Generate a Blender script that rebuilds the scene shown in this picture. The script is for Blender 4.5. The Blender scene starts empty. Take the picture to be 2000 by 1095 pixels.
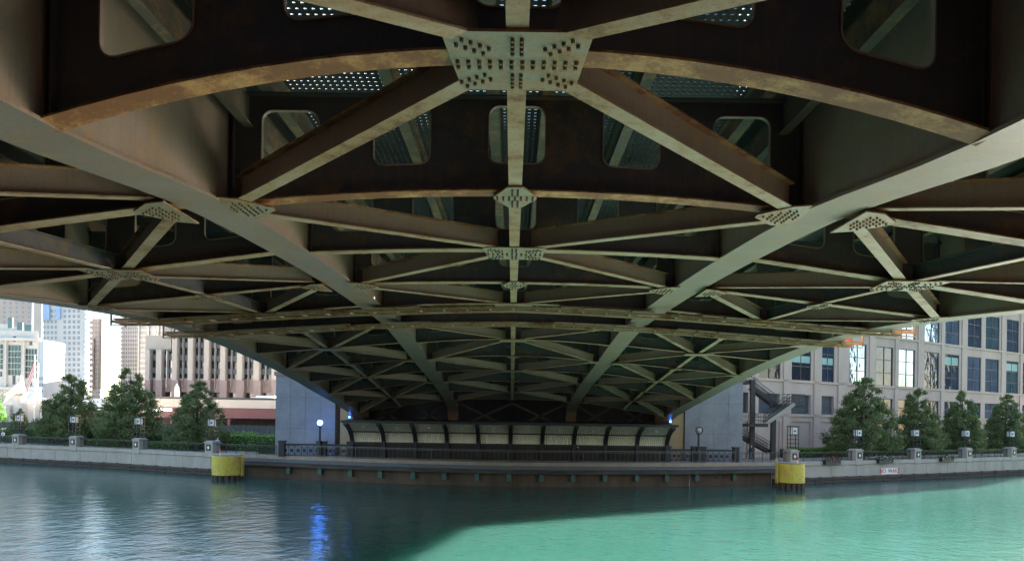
import bpy, math, random
from mathutils import Vector, Matrix
random.seed(7)
R = math.radians
scn = bpy.context.scene
COL = scn.collection
# ------------------------------------------------------------------ camera
EYE = 6.35; F = 1450.0; ROLL = math.atan(0.01416); CY = 814.0
cd = bpy.data.cameras.new('camera'); cam = bpy.data.objects.new('camera', cd); COL.objects.link(cam)
cd.sensor_width = 36.0; cd.sensor_fit = 'HORIZONTAL'; cd.lens = F/2000*36
cd.shift_y = (CY-547.5)/2000; cd.clip_start = 0.1; cd.clip_end = 3000
CR = Vector((math.cos(ROLL), 0, math.sin(ROLL))); CU = Vector((-math.sin(ROLL), 0, math.cos(ROLL))); CF = Vector((0, 1, 0))
cam.matrix_world = Matrix(((CR.x, CU.x, -CF.x, 0), (CR.y, CU.y, -CF.y, 0), (CR.z, CU.z, -CF.z, EYE), (0, 0, 0, 1)))
scn.camera = cam
# ------------------------------------------------------------------ light
SUN_EL = 17.6; SUN_AZ = 44.5      # azimuth counted from +X (right) towards +Y (ahead)
wd = bpy.data.worlds.new('World'); scn.world = wd; wd.use_nodes = True
wn = wd.node_tree; bg = wn.nodes['Background']
sky = wn.nodes.new('ShaderNodeTexSky'); sky.sky_type = 'NISHITA'; sky.sun_disc = False
sky.sun_elevation = R(SUN_EL); sky.sun_rotation = R(90-SUN_AZ); sky.dust_density = 1.0; sky.air_density = 1.0
wn.links.new(sky.outputs[0], bg.inputs[0]); bg.inputs[1].default_value = 0.05
sl = bpy.data.lights.new('sun', 'SUN'); sl.energy = 5.0; sl.angle = R(0.7); sl.color = (1, 0.93, 0.82)
so = bpy.data.objects.new('sun', sl); COL.objects.link(so)
sd = Vector((math.cos(R(SUN_AZ))*math.cos(R(SUN_EL)), math.sin(R(SUN_AZ))*math.cos(R(SUN_EL)), math.sin(R(SUN_EL))))
so.rotation_euler = sd.to_track_quat('Z', 'Y').to_euler(); so.location = sd*300
scn.view_settings.view_transform = 'Standard'; scn.view_settings.look = 'None'
scn.view_settings.gamma = 1; scn.view_settings.exposure = 3.55
scn.render.engine = 'CYCLES'
scn.cycles.max_bounces = 10; scn.cycles.diffuse_bounces = 5; scn.cycles.glossy_bounces = 5
scn.cycles.caustics_reflective = True; scn.cycles.sample_clamp_indirect = 0; scn.cycles.blur_glossy = 2.0

# ------------------------------------------------------------------ projection helpers (real metres, pixels of the 2000 px photo)
def ray(px, py):
    return CR*((px-1000)/F) + CU*((CY-py)/F) + CF
def W(px, py, d):                  # point at depth d
    return Vector((0, 0, EYE)) + ray(px, py)*d
def G(px, py, z):                  # point on the level z
    r = ray(px, py); return Vector((0, 0, EYE)) + r*((z-EYE)/r.z)

# ------------------------------------------------------------------ materials
def nt(name):
    m = bpy.data.materials.new(name); m.use_nodes = True
    n = m.node_tree; return m, n, n.nodes['Principled BSDF']
def pos(n): return n.nodes.new('ShaderNodeNewGeometry').outputs['Position']
def noise(n, vec, scale, detail=4, rough=.6, stretch=None):
    if stretch:
        mp = n.nodes.new('ShaderNodeMapping'); mp.inputs['Scale'].default_value = stretch
        n.links.new(vec, mp.inputs['Vector']); vec = mp.outputs[0]
    t = n.nodes.new('ShaderNodeTexNoise'); t.inputs['Scale'].default_value = scale
    t.inputs['Detail'].default_value = detail; t.inputs['Roughness'].default_value = rough
    n.links.new(vec, t.inputs['Vector']); return t.outputs['Fac']
def ramp(n, fac, stops):
    r = n.nodes.new('ShaderNodeValToRGB'); e = r.color_ramp.elements
    while len(e) < len(stops): e.new(0.5)
    for i, (p, c) in enumerate(stops):
        e[i].position = p; e[i].color = (c[0], c[1], c[2], 1) if hasattr(c, '__len__') else (c, c, c, 1)
    n.links.new(fac, r.inputs[0]); return r.outputs[0]
def mix(n, fac, a, b):
    x = n.nodes.new('ShaderNodeMix'); x.data_type = 'RGBA'
    for s, v in ((x.inputs[0], fac), (x.inputs[6], a), (x.inputs[7], b)):
        if isinstance(v, bpy.types.NodeSocket): n.links.new(v, s)
        elif isinstance(v, (int, float)): s.default_value = v
        else: s.default_value = (v[0], v[1], v[2], 1)
    return x.outputs[2]
def bump(n, p, fac, strength, dist=.02):
    b = n.nodes.new('ShaderNodeBump'); b.inputs['Strength'].default_value = strength; b.inputs['Distance'].default_value = dist
    n.links.new(fac, b.inputs['Height']); n.links.new(b.outputs[0], p.inputs['Normal'])
def mottled(name, c1, c2, scale=1.5, rough=.7, metal=0, fine=20, bmp=.25, stretch=None, spec=.4):
    m, n, p = nt(name); v = pos(n)
    f = noise(n, v, scale, 6, .65, stretch)
    col = ramp(n, f, [(.3, c1), (.7, c2)])
    f2 = noise(n, v, fine, 3, .6)
    col = mix(n, ramp(n, f2, [(.35, 0.0), (.75, .35)]), col, [k*.6 for k in c1])
    n.links.new(col, p.inputs['Base Color']); p.inputs['Roughness'].default_value = rough; p.inputs['Metallic'].default_value = metal
    p.inputs['Specular IOR Level'].default_value = spec
    if bmp: bump(n, p, f2, bmp)
    return m
def steel(name, paint, paint2, rust, rough=.55):
    m, n, p = nt(name); v = pos(n)
    big = noise(n, v, .7, 8, .68); mid = noise(n, v, 2.6, 8, .7); fine = noise(n, v, 22, 4, .7)
    base = mix(n, ramp(n, big, [(.35, 0.0), (.65, 1.0)]), paint, paint2)
    add = n.nodes.new('ShaderNodeMath'); add.operation = 'ADD'; n.links.new(big, add.inputs[0]); n.links.new(mid, add.inputs[1])
    ad2 = n.nodes.new('ShaderNodeMath'); ad2.operation = 'MULTIPLY_ADD'; n.links.new(fine, ad2.inputs[0]); ad2.inputs[1].default_value = .35
    n.links.new(add.outputs[0], ad2.inputs[2])
    t = 1.52 - rust*.5; sc = n.nodes.new('ShaderNodeMath'); sc.operation = 'MULTIPLY'; sc.inputs[1].default_value = .5
    n.links.new(ad2.outputs[0], sc.inputs[0])
    och = ramp(n, sc.outputs[0], [((t-.22)/2, 0.0), ((t+.06)/2, .9)])
    rst = ramp(n, sc.outputs[0], [((t+.0)/2, 0.0), ((t+.2)/2, 1.0)])
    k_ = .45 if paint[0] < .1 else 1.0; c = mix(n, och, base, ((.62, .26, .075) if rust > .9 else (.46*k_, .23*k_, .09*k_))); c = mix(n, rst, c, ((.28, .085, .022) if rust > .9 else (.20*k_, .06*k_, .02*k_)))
    pit = noise(n, v, 48, 2, .6); c = mix(n, ramp(n, pit, [(.62, 0.0), (.70, .7)]), c, (.05, .03, .02))
    st = noise(n, v, 3.0, 5, .7, (5, 5, .25))
    c = mix(n, ramp(n, st, [(.5, 0.0), (.78, .4)]), c, (.14, .1, .07))
    n.links.new(c, p.inputs['Base Color']); p.inputs['Roughness'].default_value = rough
    bump(n, p, fine, .2, .01)
    return m
def plain(name, c, rough=.6, metal=0, emit=None, es=0):
    m, n, p = nt(name); v = pos(n)
    f = noise(n, v, 6, 4, .6)
    n.links.new(ramp(n, f, [(.3, [k*.8 for k in c]), (.7, [min(1, k*1.12) for k in c])]), p.inputs['Base Color'])
    p.inputs['Roughness'].default_value = rough; p.inputs['Metallic'].default_value = metal
    if emit: p.inputs['Emission Color'].default_value = (*emit, 1); p.inputs['Emission Strength'].default_value = es
    return m
def leaf(name, c1, c2):
    m, n, p = nt(name); v = pos(n)
    f = noise(n, v, 1.3, 3, .6); f2 = noise(n, v, 9, 2, .5)
    col = ramp(n, f, [(.3, c1), (.7, c2)]); col = mix(n, ramp(n, f2, [(.4, 0.0), (.7, .5)]), col, [k*.55 for k in c1])
    n.links.new(col, p.inputs['Base Color']); p.inputs['Roughness'].default_value = .6
    p.inputs['Specular IOR Level'].default_value = .25
    tr = n.nodes.new('ShaderNodeBsdfTranslucent'); n.links.new(col, tr.inputs[0])
    ms = n.nodes.new('ShaderNodeMixShader'); ms.inputs[0].default_value = .3
    n.links.new(p.outputs[0], ms.inputs[1]); n.links.new(tr.outputs[0], ms.inputs[2]); n.links.new(ms.outputs[0], n.nodes['Material Output'].inputs[0])
    return m
def glass(name, c, metal=.75, rough=.03, wob=.05):
    m, n, p = nt(name); v = pos(n)
    f = noise(n, v, .35, 3, .5)
    n.links.new(ramp(n, f, [(.35, [k*.6 for k in c]), (.65, c)]), p.inputs['Base Color'])
    p.inputs['Metallic'].default_value = metal; p.inputs['Roughness'].default_value = rough
    bump(n, p, noise(n, v, .9, 2, .5), wob, .3)
    return m

M = {}
M['girder'] = steel('girder paint', (.37, .25, .185), (.29, .195, .145), .22, .45)
M['flange'] = steel('flange paint', (.54, .37, .25), (.40, .285, .195), .60, .5)
M['web'] = steel('shaded web paint', (.075, .064, .064), (.058, .05, .05), .22, .6)  # bridge paint darkened: shade under the deck put into the web colour
M['rusty'] = steel('rusty flange paint', (.60, .36, .19), (.50, .27, .12), 1.02, .6)
M['strg'] = steel('shaded stringer paint', (.16, .115, .085), (.11, .08, .06), .3, .6)  # girder tone darkened, under-deck gloom put into the stringer colour
M['redge'] = steel('rusted plate edge', (.26, .115, .05), (.32, .17, .08), .9, .7)
M['plate'] = steel('gusset paint', (.40, .315, .235), (.32, .26, .19), .50, .5)
M['boltm'] = steel('shaded bolt head steel', (.15, .10, .07), (.10, .065, .045), .4, .5)  # steel darkened so the shadow around each bolt sits in its colour
M['deck'] = mottled('deck steel', (.03, .026, .022), (.06, .05, .042), 1.2, .6)
M['catwalk'] = steel('catwalk steel', (.26, .215, .16), (.19, .16, .12), .40, .6)
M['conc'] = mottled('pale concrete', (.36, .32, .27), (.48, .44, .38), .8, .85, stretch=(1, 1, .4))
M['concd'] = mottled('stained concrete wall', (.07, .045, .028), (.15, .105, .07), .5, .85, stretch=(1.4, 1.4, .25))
M['coping'] = mottled('stone coping', (.30, .22, .16), (.42, .33, .25), .9, .85)
M['timber'] = mottled('wet timber', (.03, .024, .02), (.12, .10, .085), 1.8, .8, stretch=(.3, .3, 6), bmp=.5)
M['pile'] = mottled('tarred timber pile', (.05, .035, .03), (.12, .085, .06), 3, .85, stretch=(3, 3, .4), bmp=.5)
M['granite'] = mottled('grey granite cladding', (.20, .215, .24), (.30, .32, .35), .5, .5, fine=5, bmp=.05)
M['joint'] = plain('dark joint', (.13, .14, .15), .9)
M['bstone'] = mottled('pinkish limestone', (.47, .37, .315), (.60, .48, .41), .35, .8, fine=8, bmp=.1, stretch=(1, 1, .4))
M['black'] = plain('black painted iron', (.022, .022, .026), .45)
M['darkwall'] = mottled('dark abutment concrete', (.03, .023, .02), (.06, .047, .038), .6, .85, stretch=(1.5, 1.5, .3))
M['cream'] = plain('cream corrugated sheet', (.80, .72, .56), .45)
M['lens'] = plain('frosted lamp lens', (.55, .52, .46), .3)
M['yellow'] = steel('yellow fender paint', (.62, .52, .05), (.54, .44, .07), .30, .55)
M['green'] = plain('green bracket paint', (.055, .12, .10), .6)
M['red'] = plain('red paint', (.55, .02, .015), .4)
M['white'] = plain('white paint', (.82, .82, .80), .5)
M['signred'] = plain('sign red', (.62, .05, .04), .5)
M['tower_white'] = mottled('white cladding', (.62, .57, .52), (.74, .69, .63), .1, .7)
M['tower_brown'] = mottled('brown brick', (.50, .39, .32), (.60, .49, .41), .1, .8)
M['tower_tan'] = mottled('tan concrete', (.60, .49, .41), (.70, .59, .50), .1, .8)
M['snow'] = mottled('bright white limestone', (.74, .72, .68), (.82, .80, .76), .2, .7)
M['tower_blue'] = plain('hazed blue panel', (.36, .50, .72), .5)  # blue lightened so distance haze is part of the colour
M['office_stone'] = mottled('office limestone', (.46, .39, .33), (.56, .49, .42), .15, .8, stretch=(1, 1, .3))
M['rose'] = mottled('rose granite', (.27, .19, .17), (.36, .27, .24), .2, .5)
M['maroon'] = plain('maroon girder paint', (.13, .035, .045), .5)
M['fencegrey'] = mottled('weathered grey planks', (.07, .07, .07), (.14, .135, .13), 2, .85, stretch=(3, 3, .3))
M['glass_haze'] = plain('hazed far window glass', (.30, .32, .36), .35)  # distance haze put into the pane colour, paled and dulled
M['glassd'] = glass('dark window glass', (.022, .028, .038), 0, .06)
M['glassb'] = glass('blue window glass', (.26, .36, .47), .85, .03)
M['glassm'] = glass('slate window glass', (.04, .065, .11), .2, .04, .1)
M['glassg'] = glass('green tinted glass', (.05, .11, .13), .25, .05)
M['blind'] = plain('pale green blind', (.30, .48, .44), .6)
M['louver'] = plain('blue grey louvre', (.10, .13, .17), .5)
M['bronze'] = plain('bronze window frame', (.10, .08, .07), .5)
M['skin'] = plain('skin', (.50, .32, .24), .5)
M['hair'] = plain('dark hair', (.03, .02, .015), .6)
M['jeans'] = plain('blue denim', (.10, .17, .32), .8)
M['navy'] = plain('navy cloth', (.03, .04, .08), .8)
M['blackcloth'] = plain('black cloth', (.02, .02, .025), .8)
M['bluecloth'] = plain('light blue cloth', (.45, .60, .80), .8)
M['whitecloth'] = plain('white cloth', (.85, .85, .85), .8)
M['leaf1'] = leaf('tree leaves', (.11, .15, .06), (.25, .31, .13))
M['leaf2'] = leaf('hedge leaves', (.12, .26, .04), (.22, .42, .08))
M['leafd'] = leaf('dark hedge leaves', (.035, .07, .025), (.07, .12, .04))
M['bark'] = mottled('tree bark', (.07, .055, .045), (.14, .11, .09), 3, .9, stretch=(3, 3, .5))
M['flower'] = plain('pink flowers', (.65, .12, .22), .6)
M['flowerw'] = plain('white flowers', (.8, .75, .7), .6)
M['gold'] = plain('warm plaster wall', (.42, .30, .15), .7)

def water_mat():
    m, n, p = nt('river water'); v = pos(n)
    big = noise(n, v, .03, 3, .5)
    n.links.new(ramp(n, big, [(.3, (.026, .100, .082)), (.7, (.038, .124, .104))]), p.inputs['Base Color'])
    p.inputs['Roughness'].default_value = .1; p.subsurface_method = 'BURLEY'; p.inputs['Subsurface Weight'].default_value = 1.0; p.inputs['Subsurface Radius'].default_value = (2.0, 4.0, 3.6); p.inputs['Subsurface Scale'].default_value = 1.0; p.inputs['IOR'].default_value = 1.33
    a = noise(n, v, 1.1, 4, .6, (1, .75, 1)); b = noise(n, v, .22, 2, .5); c = noise(n, v, 4.5, 2, .5)
    m1 = n.nodes.new('ShaderNodeMath'); m1.operation = 'MULTIPLY_ADD'; n.links.new(b, m1.inputs[0]); m1.inputs[1].default_value = .9; n.links.new(a, m1.inputs[2])
    m2 = n.nodes.new('ShaderNodeMath'); m2.operation = 'MULTIPLY_ADD'; n.links.new(c, m2.inputs[0]); m2.inputs[1].default_value = .22; n.links.new(m1.outputs[0], m2.inputs[2])
    bump(n, p, m2.outputs[0], .45, .12)
    return m
M['water'] = water_mat()

# ------------------------------------------------------------------ mesh builder
LOC = {}
class MB:
    def __init__(s): s.v = []; s.f = []; s.m = []
    def add(s, vs, fs, mi=0):
        o = len(s.v); s.v += [tuple(v) for v in vs]; s.f += [tuple(i+o for i in f) for f in fs]; s.m += [mi]*len(fs)
    def box(s, a, b, mi=0):
        x0, x1 = sorted((a[0], b[0])); y0, y1 = sorted((a[1], b[1])); z0, z1 = sorted((a[2], b[2]))
        s.add([(x0,y0,z0),(x1,y0,z0),(x1,y1,z0),(x0,y1,z0),(x0,y0,z1),(x1,y0,z1),(x1,y1,z1),(x0,y1,z1)],
              [(0,3,2,1),(4,5,6,7),(0,1,5,4),(1,2,6,5),(2,3,7,6),(3,0,4,7)], mi)
    def bar(s, p0, p1, w, h, mi=0, up=Vector((0,0,1)), zo=0):
        p0 = Vector(p0); p1 = Vector(p1); d = (p1-p0).normalized()
        sd_ = d.cross(up)
        if sd_.length < 1e-4: sd_ = Vector((1,0,0))
        sd_.normalize(); u = sd_.cross(d).normalized()
        vs = []
        for p in (p0, p1):
            for a, b in ((-1,-1),(1,-1),(1,1),(-1,1)): vs.append(p + sd_*(a*w/2) + u*(b*h/2+zo))
        s.add(vs, [(0,1,2,3),(7,6,5,4),(0,4,5,1),(1,5,6,2),(2,6,7,3),(3,7,4,0)], mi)
    def tube(s, p0, p1, r0, r1=None, n=8, mi=0, caps=True):
        if r1 is None: r1 = r0
        p0 = Vector(p0); p1 = Vector(p1); d = (p1-p0).normalized()
        a = d.orthogonal().normalized(); b = d.cross(a)
        vs = []
        for p, r in ((p0, r0), (p1, r1)):
            for i in range(n):
                t = 2*math.pi*i/n; vs.append(p + a*(r*math.cos(t)) + b*(r*math.sin(t)))
        fs = [(i, (i+1)%n, n+(i+1)%n, n+i) for i in range(n)]
        if caps: fs += [tuple(range(n-1, -1, -1)), tuple(range(n, 2*n))]
        s.add(vs, fs, mi)
    def prism(s, poly, z0, z1, mi=0):      # horizontal polygon between two levels (z may be functions)
        n = len(poly); zf = (lambda z: z if callable(z) else (lambda x, y: z))
        a, b = zf(z0), zf(z1)
        vs = [(x, y, a(x, y)) for x, y in poly] + [(x, y, b(x, y)) for x, y in poly]
        s.add(vs, [tuple(range(n-1, -1, -1)), tuple(range(n, 2*n))] + [(i, (i+1)%n, n+(i+1)%n, n+i) for i in range(n)], mi)
    def extrude(s, line, prof, mi=0):       # profile (offset, z) swept along a plan polyline; positive offset = towards the camera side
        P = [Vector((p[0], p[1])) for p in line]; n = len(prof); vs = []
        for i, p in enumerate(P):
            t = (P[min(i+1, len(P)-1)] - P[max(i-1, 0)]).normalized(); nn = Vector((t.y, -t.x))
            for o, z in prof: q = p + nn*o; vs.append((q.x, q.y, z))
        fs = []
        for i in range(len(P)-1):
            for j in range(n): k = (j+1) % n; fs.append((i*n+j, (i+1)*n+j, (i+1)*n+k, i*n+k))
        fs += [tuple(range(n-1, -1, -1)), tuple((len(P)-1)*n+j for j in range(n))]
        s.add(vs, fs, mi)
    def sphere(s, c, r, mi=0, n=10, sz=1):
        vs = [(c[0], c[1], c[2]-r*sz)]; m = n//2
        for i in range(1, m):
            ph = -math.pi/2 + math.pi*i/m
            for j in range(n): t = 2*math.pi*j/n; vs.append((c[0]+r*math.cos(ph)*math.cos(t), c[1]+r*math.cos(ph)*math.sin(t), c[2]+r*sz*math.sin(ph)))
        vs.append((c[0], c[1], c[2]+r*sz)); fs = []
        for j in range(n): fs.append((0, 1+(j+1)%n, 1+j))
        for i in range(m-2):
            for j in range(n): a = 1+i*n+j; b = 1+i*n+(j+1)%n; fs.append((a, b, b+n, a+n))
        t = len(vs)-1; o = 1+(m-2)*n
        for j in range(n): fs.append((o+j, o+(j+1)%n, t))
        s.add(vs, fs, mi)
    def build(s, name, mats, parent=None, smooth=False, bevel=0):
        me = bpy.data.meshes.new(name); off = Vector((0,0,0))
        if parent is not None: off = LOC.get(parent.name, off)
        me.from_pydata([(v[0]-off[0], v[1]-off[1], v[2]-off[2]) for v in s.v], [], s.f)
        if not isinstance(mats, (list, tuple)): mats = [mats]
        for m in mats: me.materials.append(M[m] if isinstance(m, str) else m)
        me.polygons.foreach_set('material_index', s.m)
        if smooth: me.polygons.foreach_set('use_smooth', [True]*len(s.f))
        me.update(); o = bpy.data.objects.new(name, me); COL.objects.link(o)
        if parent is not None: o.parent = parent; LOC[o.name] = off
        if bevel: b = o.modifiers.new('bevel', 'BEVEL'); b.width = bevel; b.segments = 2; b.limit_method = 'ANGLE'
        return o
def tag(o, label=None, cat=None, group=None, kind=None):
    for k, v in (('label', label), ('category', cat), ('group', group), ('kind', kind)):
        if v: o[k] = v
    return o
def thing(name, label, cat, loc=(0,0,0), group=None):
    o = bpy.data.objects.new(name, None); COL.objects.link(o); o.location = loc; o.empty_display_size = .5
    LOC[o.name] = Vector(loc); return tag(o, label, cat, group)
def hermite(tab):
    xs = [t[0] for t in tab]; ys = [t[1] for t in tab]; n = len(xs); ms = []
    for i in range(n):
        a, b = max(i-1, 0), min(i+1, n-1); ms.append((ys[b]-ys[a])/(xs[b]-xs[a]))
    def f(x):
        if x <= xs[0]: return ys[0]+(x-xs[0])*ms[0]
        if x >= xs[-1]: return ys[-1]
        i = max(j for j in range(n) if xs[j] <= x); i = min(i, n-2); h = xs[i+1]-xs[i]; t = (x-xs[i])/h
        return (2*t**3-3*t*t+1)*ys[i] + (t**3-2*t*t+t)*h*ms[i] + (-2*t**3+3*t*t)*ys[i+1] + (t**3-t*t)*h*ms[i+1]
    return f
ZORD = ['ordinals']
ORD = ['first','second','third','fourth','fifth','sixth','seventh','eighth','ninth','tenth','eleventh','twelfth','thirteenth']

# ------------------------------------------------------------------ water, land
QZ = 2.25
QPX = [(-700,838),(-350,853),(0,866),(115,870.5),(230,875),(350,881),(470,886.5),(540,889),(670,894),(800,898),(1000,902.5),(1160,903.6),(1321,903.8),(1445,903),(1515,902),(1590,900.6),(1660,899),(1830,895.5),(2000,891),(2350,880),(2700,871)]
QP = [G(x, y, QZ) for x, y in QPX]
def qline(x0, x1, step=30):        # plan polyline of the quay edge between two pixel columns
    def at(x):
        for (a, b) in zip(range(len(QPX)-1), range(1, len(QPX))):
            if QPX[a][0] <= x <= QPX[b][0]:
                t = (x-QPX[a][0])/(QPX[b][0]-QPX[a][0]); return QP[a].lerp(QP[b], t)
    xs = [x0] + [q[0] for q in QPX if x0 < q[0] < x1] + [x1]
    return [at(x) for x in xs]
def qat(x, back=0, z=QZ):          # a point 'back' metres behind the quay edge on the sight line column x
    a = qline(x-.5, x+.5); p = a[0].lerp(a[-1], .5); t = (a[-1]-a[0]).normalized(); nn = Vector((-t.y, t.x, 0))
    q = p + nn*back; return Vector((q.x, q.y, z)), t, nn
w = MB(); w.add([(-700,-60,0),(700,-60,0),(700,900,0),(-700,900,0)], [(0,1,2,3)])
tag(w.build('water', 'water'), kind='structure')
g = MB(); pts = [(p.x, p.y) for p in QP]
off = [(p[0], p[1]+.5) for p in pts]
poly = off + [(900, off[-1][1]+60), (900, 1500), (-900, 1500), (-900, off[0][1]+60)]
g.prism(poly, -1.5, QZ-.08)
M['pave'] = mottled('pale paving', (.33, .30, .27), (.44, .41, .37), .6, .85)
tag(g.build('ground', 'pave'), kind='structure')
g = MB(); g.box((-400,-300,-2), (400,8.2,4.55)); tag(g.build('unseen_near_bank', 'darkwall'), kind='structure')  # unseen bank carried forward and kept dark to cut light on the beams

# ------------------------------------------------------------------ bridge
HC, IN0, IN1, OU0, OU1 = 0, 5.35, 6.2, 14.1, 14.95
zi = hermite([(-12,1.6),(-6,2.3),(3.04,2.95),(8.44,3.22),(13.84,3.85),(19.24,4.15),(24.64,4.32),(30.04,4.38),(35.44,4.37),(40.84,3.98),(46.24,3.5),(51.64,3.08),(57.04,2.65),(62.44,2.1),(67.8,1.5),(71,.9),(72.6,.1),(73.6,-1.6),(74,-4)])
zo = hermite([(-12,-.2),(-6,.4),(3.04,1.5),(8.44,2.15),(13.84,2.7),(19.24,3.06),(24.64,3.45),(30.04,3.68),(35.44,3.62),(40.84,3.28),(46.24,2.82),(51.64,2.25),(57.04,1.6),(62.44,.98),(66,.5),(69,0),(71.2,-.8),(72.4,-2),(73,-4)])
zc = hermite([(-6,4.0),(3.04,4.05),(8.44,4.09),(13.84,4.16),(19.24,4.30),(24.64,4.44),(30.04,4.56),(35.44,4.48),(40.84,4.26),(46.24,3.8),(51.64,3.24),(57.04,2.75),(62.44,2.15),(67.84,1.64)])
def soff(x, d):
    a = abs(x)
    if a <= IN0: c, i = zc(d), zi(d); return EYE + c-(c-i)*(a/IN0)**2
    if a <= IN1: return EYE + zi(d)
    if a <= OU0: t = (a-IN1)/(OU0-IN1); return EYE + zi(d)*(1-t) + zo(d)*t
    return EYE + zo(d)
TOP = EYE+5.9; DECK = EYE+6.4
ST = [3.04+5.4*k for k in range(13)]
BREAK = 32.75
def bolt(mb, x, y, z, r=.02, h=.035, mi=0):
    mb.tube((x, y, z+.005), (x, y, z-h*.8), r, r*.8, 7, 2)
def gusset(parent, cx, d, shape, big):
    """bolted plate under the crossing of a floor beam and the bracing"""
    mb = MB(); sx = 1
    if shape == 'big': poly = [(-.80,-.62),(-.62,-.70),(.66,-.70),(.80,-.62),(.72,.52),(.62,.68),(-.57,.68),(-.68,.52)]
    elif shape == 'small': poly = [(-.40,-.04),(-.14,-.62),(.14,-.62),(.40,-.04),(.40,.08),(.14,.62),(-.14,.62),(-.40,.08)]
    elif shape == 'sideL': poly = [(0,-.75),(.38,-.62),(.85,-.1),(.85,.1),(.38,.62),(0,.75)]
    else: poly = [(0,-.75),(-.38,-.62),(-.85,-.1),(-.85,.1),(-.38,.62),(0,.75)]
    if shape != 'small' and not big: pass
    zf = lambda o: (lambda x, y: soff(x, d)*.0 + zref(x) + o)
    def zref(x): return soff(x, d)
    ring = [(cx+x, d+y) for x, y in poly][::-1]
    if shape.startswith('side'):  # keep the plate flat under the flange
        z = soff(cx + (.4 if shape == 'sideL' else -.4), d) - .06
    else: z = soff(cx, d) - .05
    mb.prism(ring, z-.03, z); mb.m = [0, 0]+[1]*(len(mb.f)-2)
    zz = z-.03
    n = 1 if d < 25 else 0
    if n:
        if shape == 'big':
            for r in (-.06, .06):
                for i in range(12): bolt(mb, cx-.67+i*.122, d+r, zz, .028, .05)
            for sgn in (-1, 1):
                for i in range(4):
                    for r in (-.05, .05): bolt(mb, cx+r, d+sgn*(.26+i*.1), zz, .026, .05)
                for s2 in (-1, 1):
                    for i in range(4):
                        for r in (-.05, .05):
                            a = Vector((.34+i*.095, .27+i*.062)); q = Vector((-.5, .85))*r*1.3
                            bolt(mb, cx+s2*(a.x+q.x), d+sgn*(a.y+q.y+.04), zz, .026, .05)
        elif shape == 'small':
            for r in (-.07, .07):
                for i in range(7): bolt(mb, cx-.33+i*.11, d+r, zz, .024, .045)
            for sgn in (-1, 1):
                for i in range(4):
                    for r in (-.05, .05): bolt(mb, cx+r, d+sgn*(.2+i*.1), zz, .024, .045)
        else:
            s2 = 1 if shape == 'sideL' else -1
            for i in range(6):
                for j in range(-i if i < 5 else -1, (i if i < 5 else 1)+1):
                    if abs(j) > 3: continue
                    x = .72-i*.12; y = j*.13
                    if abs(y) < .70-(x*.55): bolt(mb, cx+s2*x, d+y, zz, .024, .045)
    return mb.build('gusset_plate', ['plate', 'redge', 'boltm'], parent)
def ibeam(p0, p1, w, h, mats, parent, name):
    mb = MB(); t = .025; p0 = Vector(p0); p1 = Vector(p1)
    mb.bar(p0, p1, w, t, 0, zo=t/2); mb.bar(p0, p1, t, h-2*t, 1, zo=h/2); mb.bar(p0, p1, w, t, len(mats)-1, zo=h-t/2)
    return mb.build(name, mats, parent)
HR = .16
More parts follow.
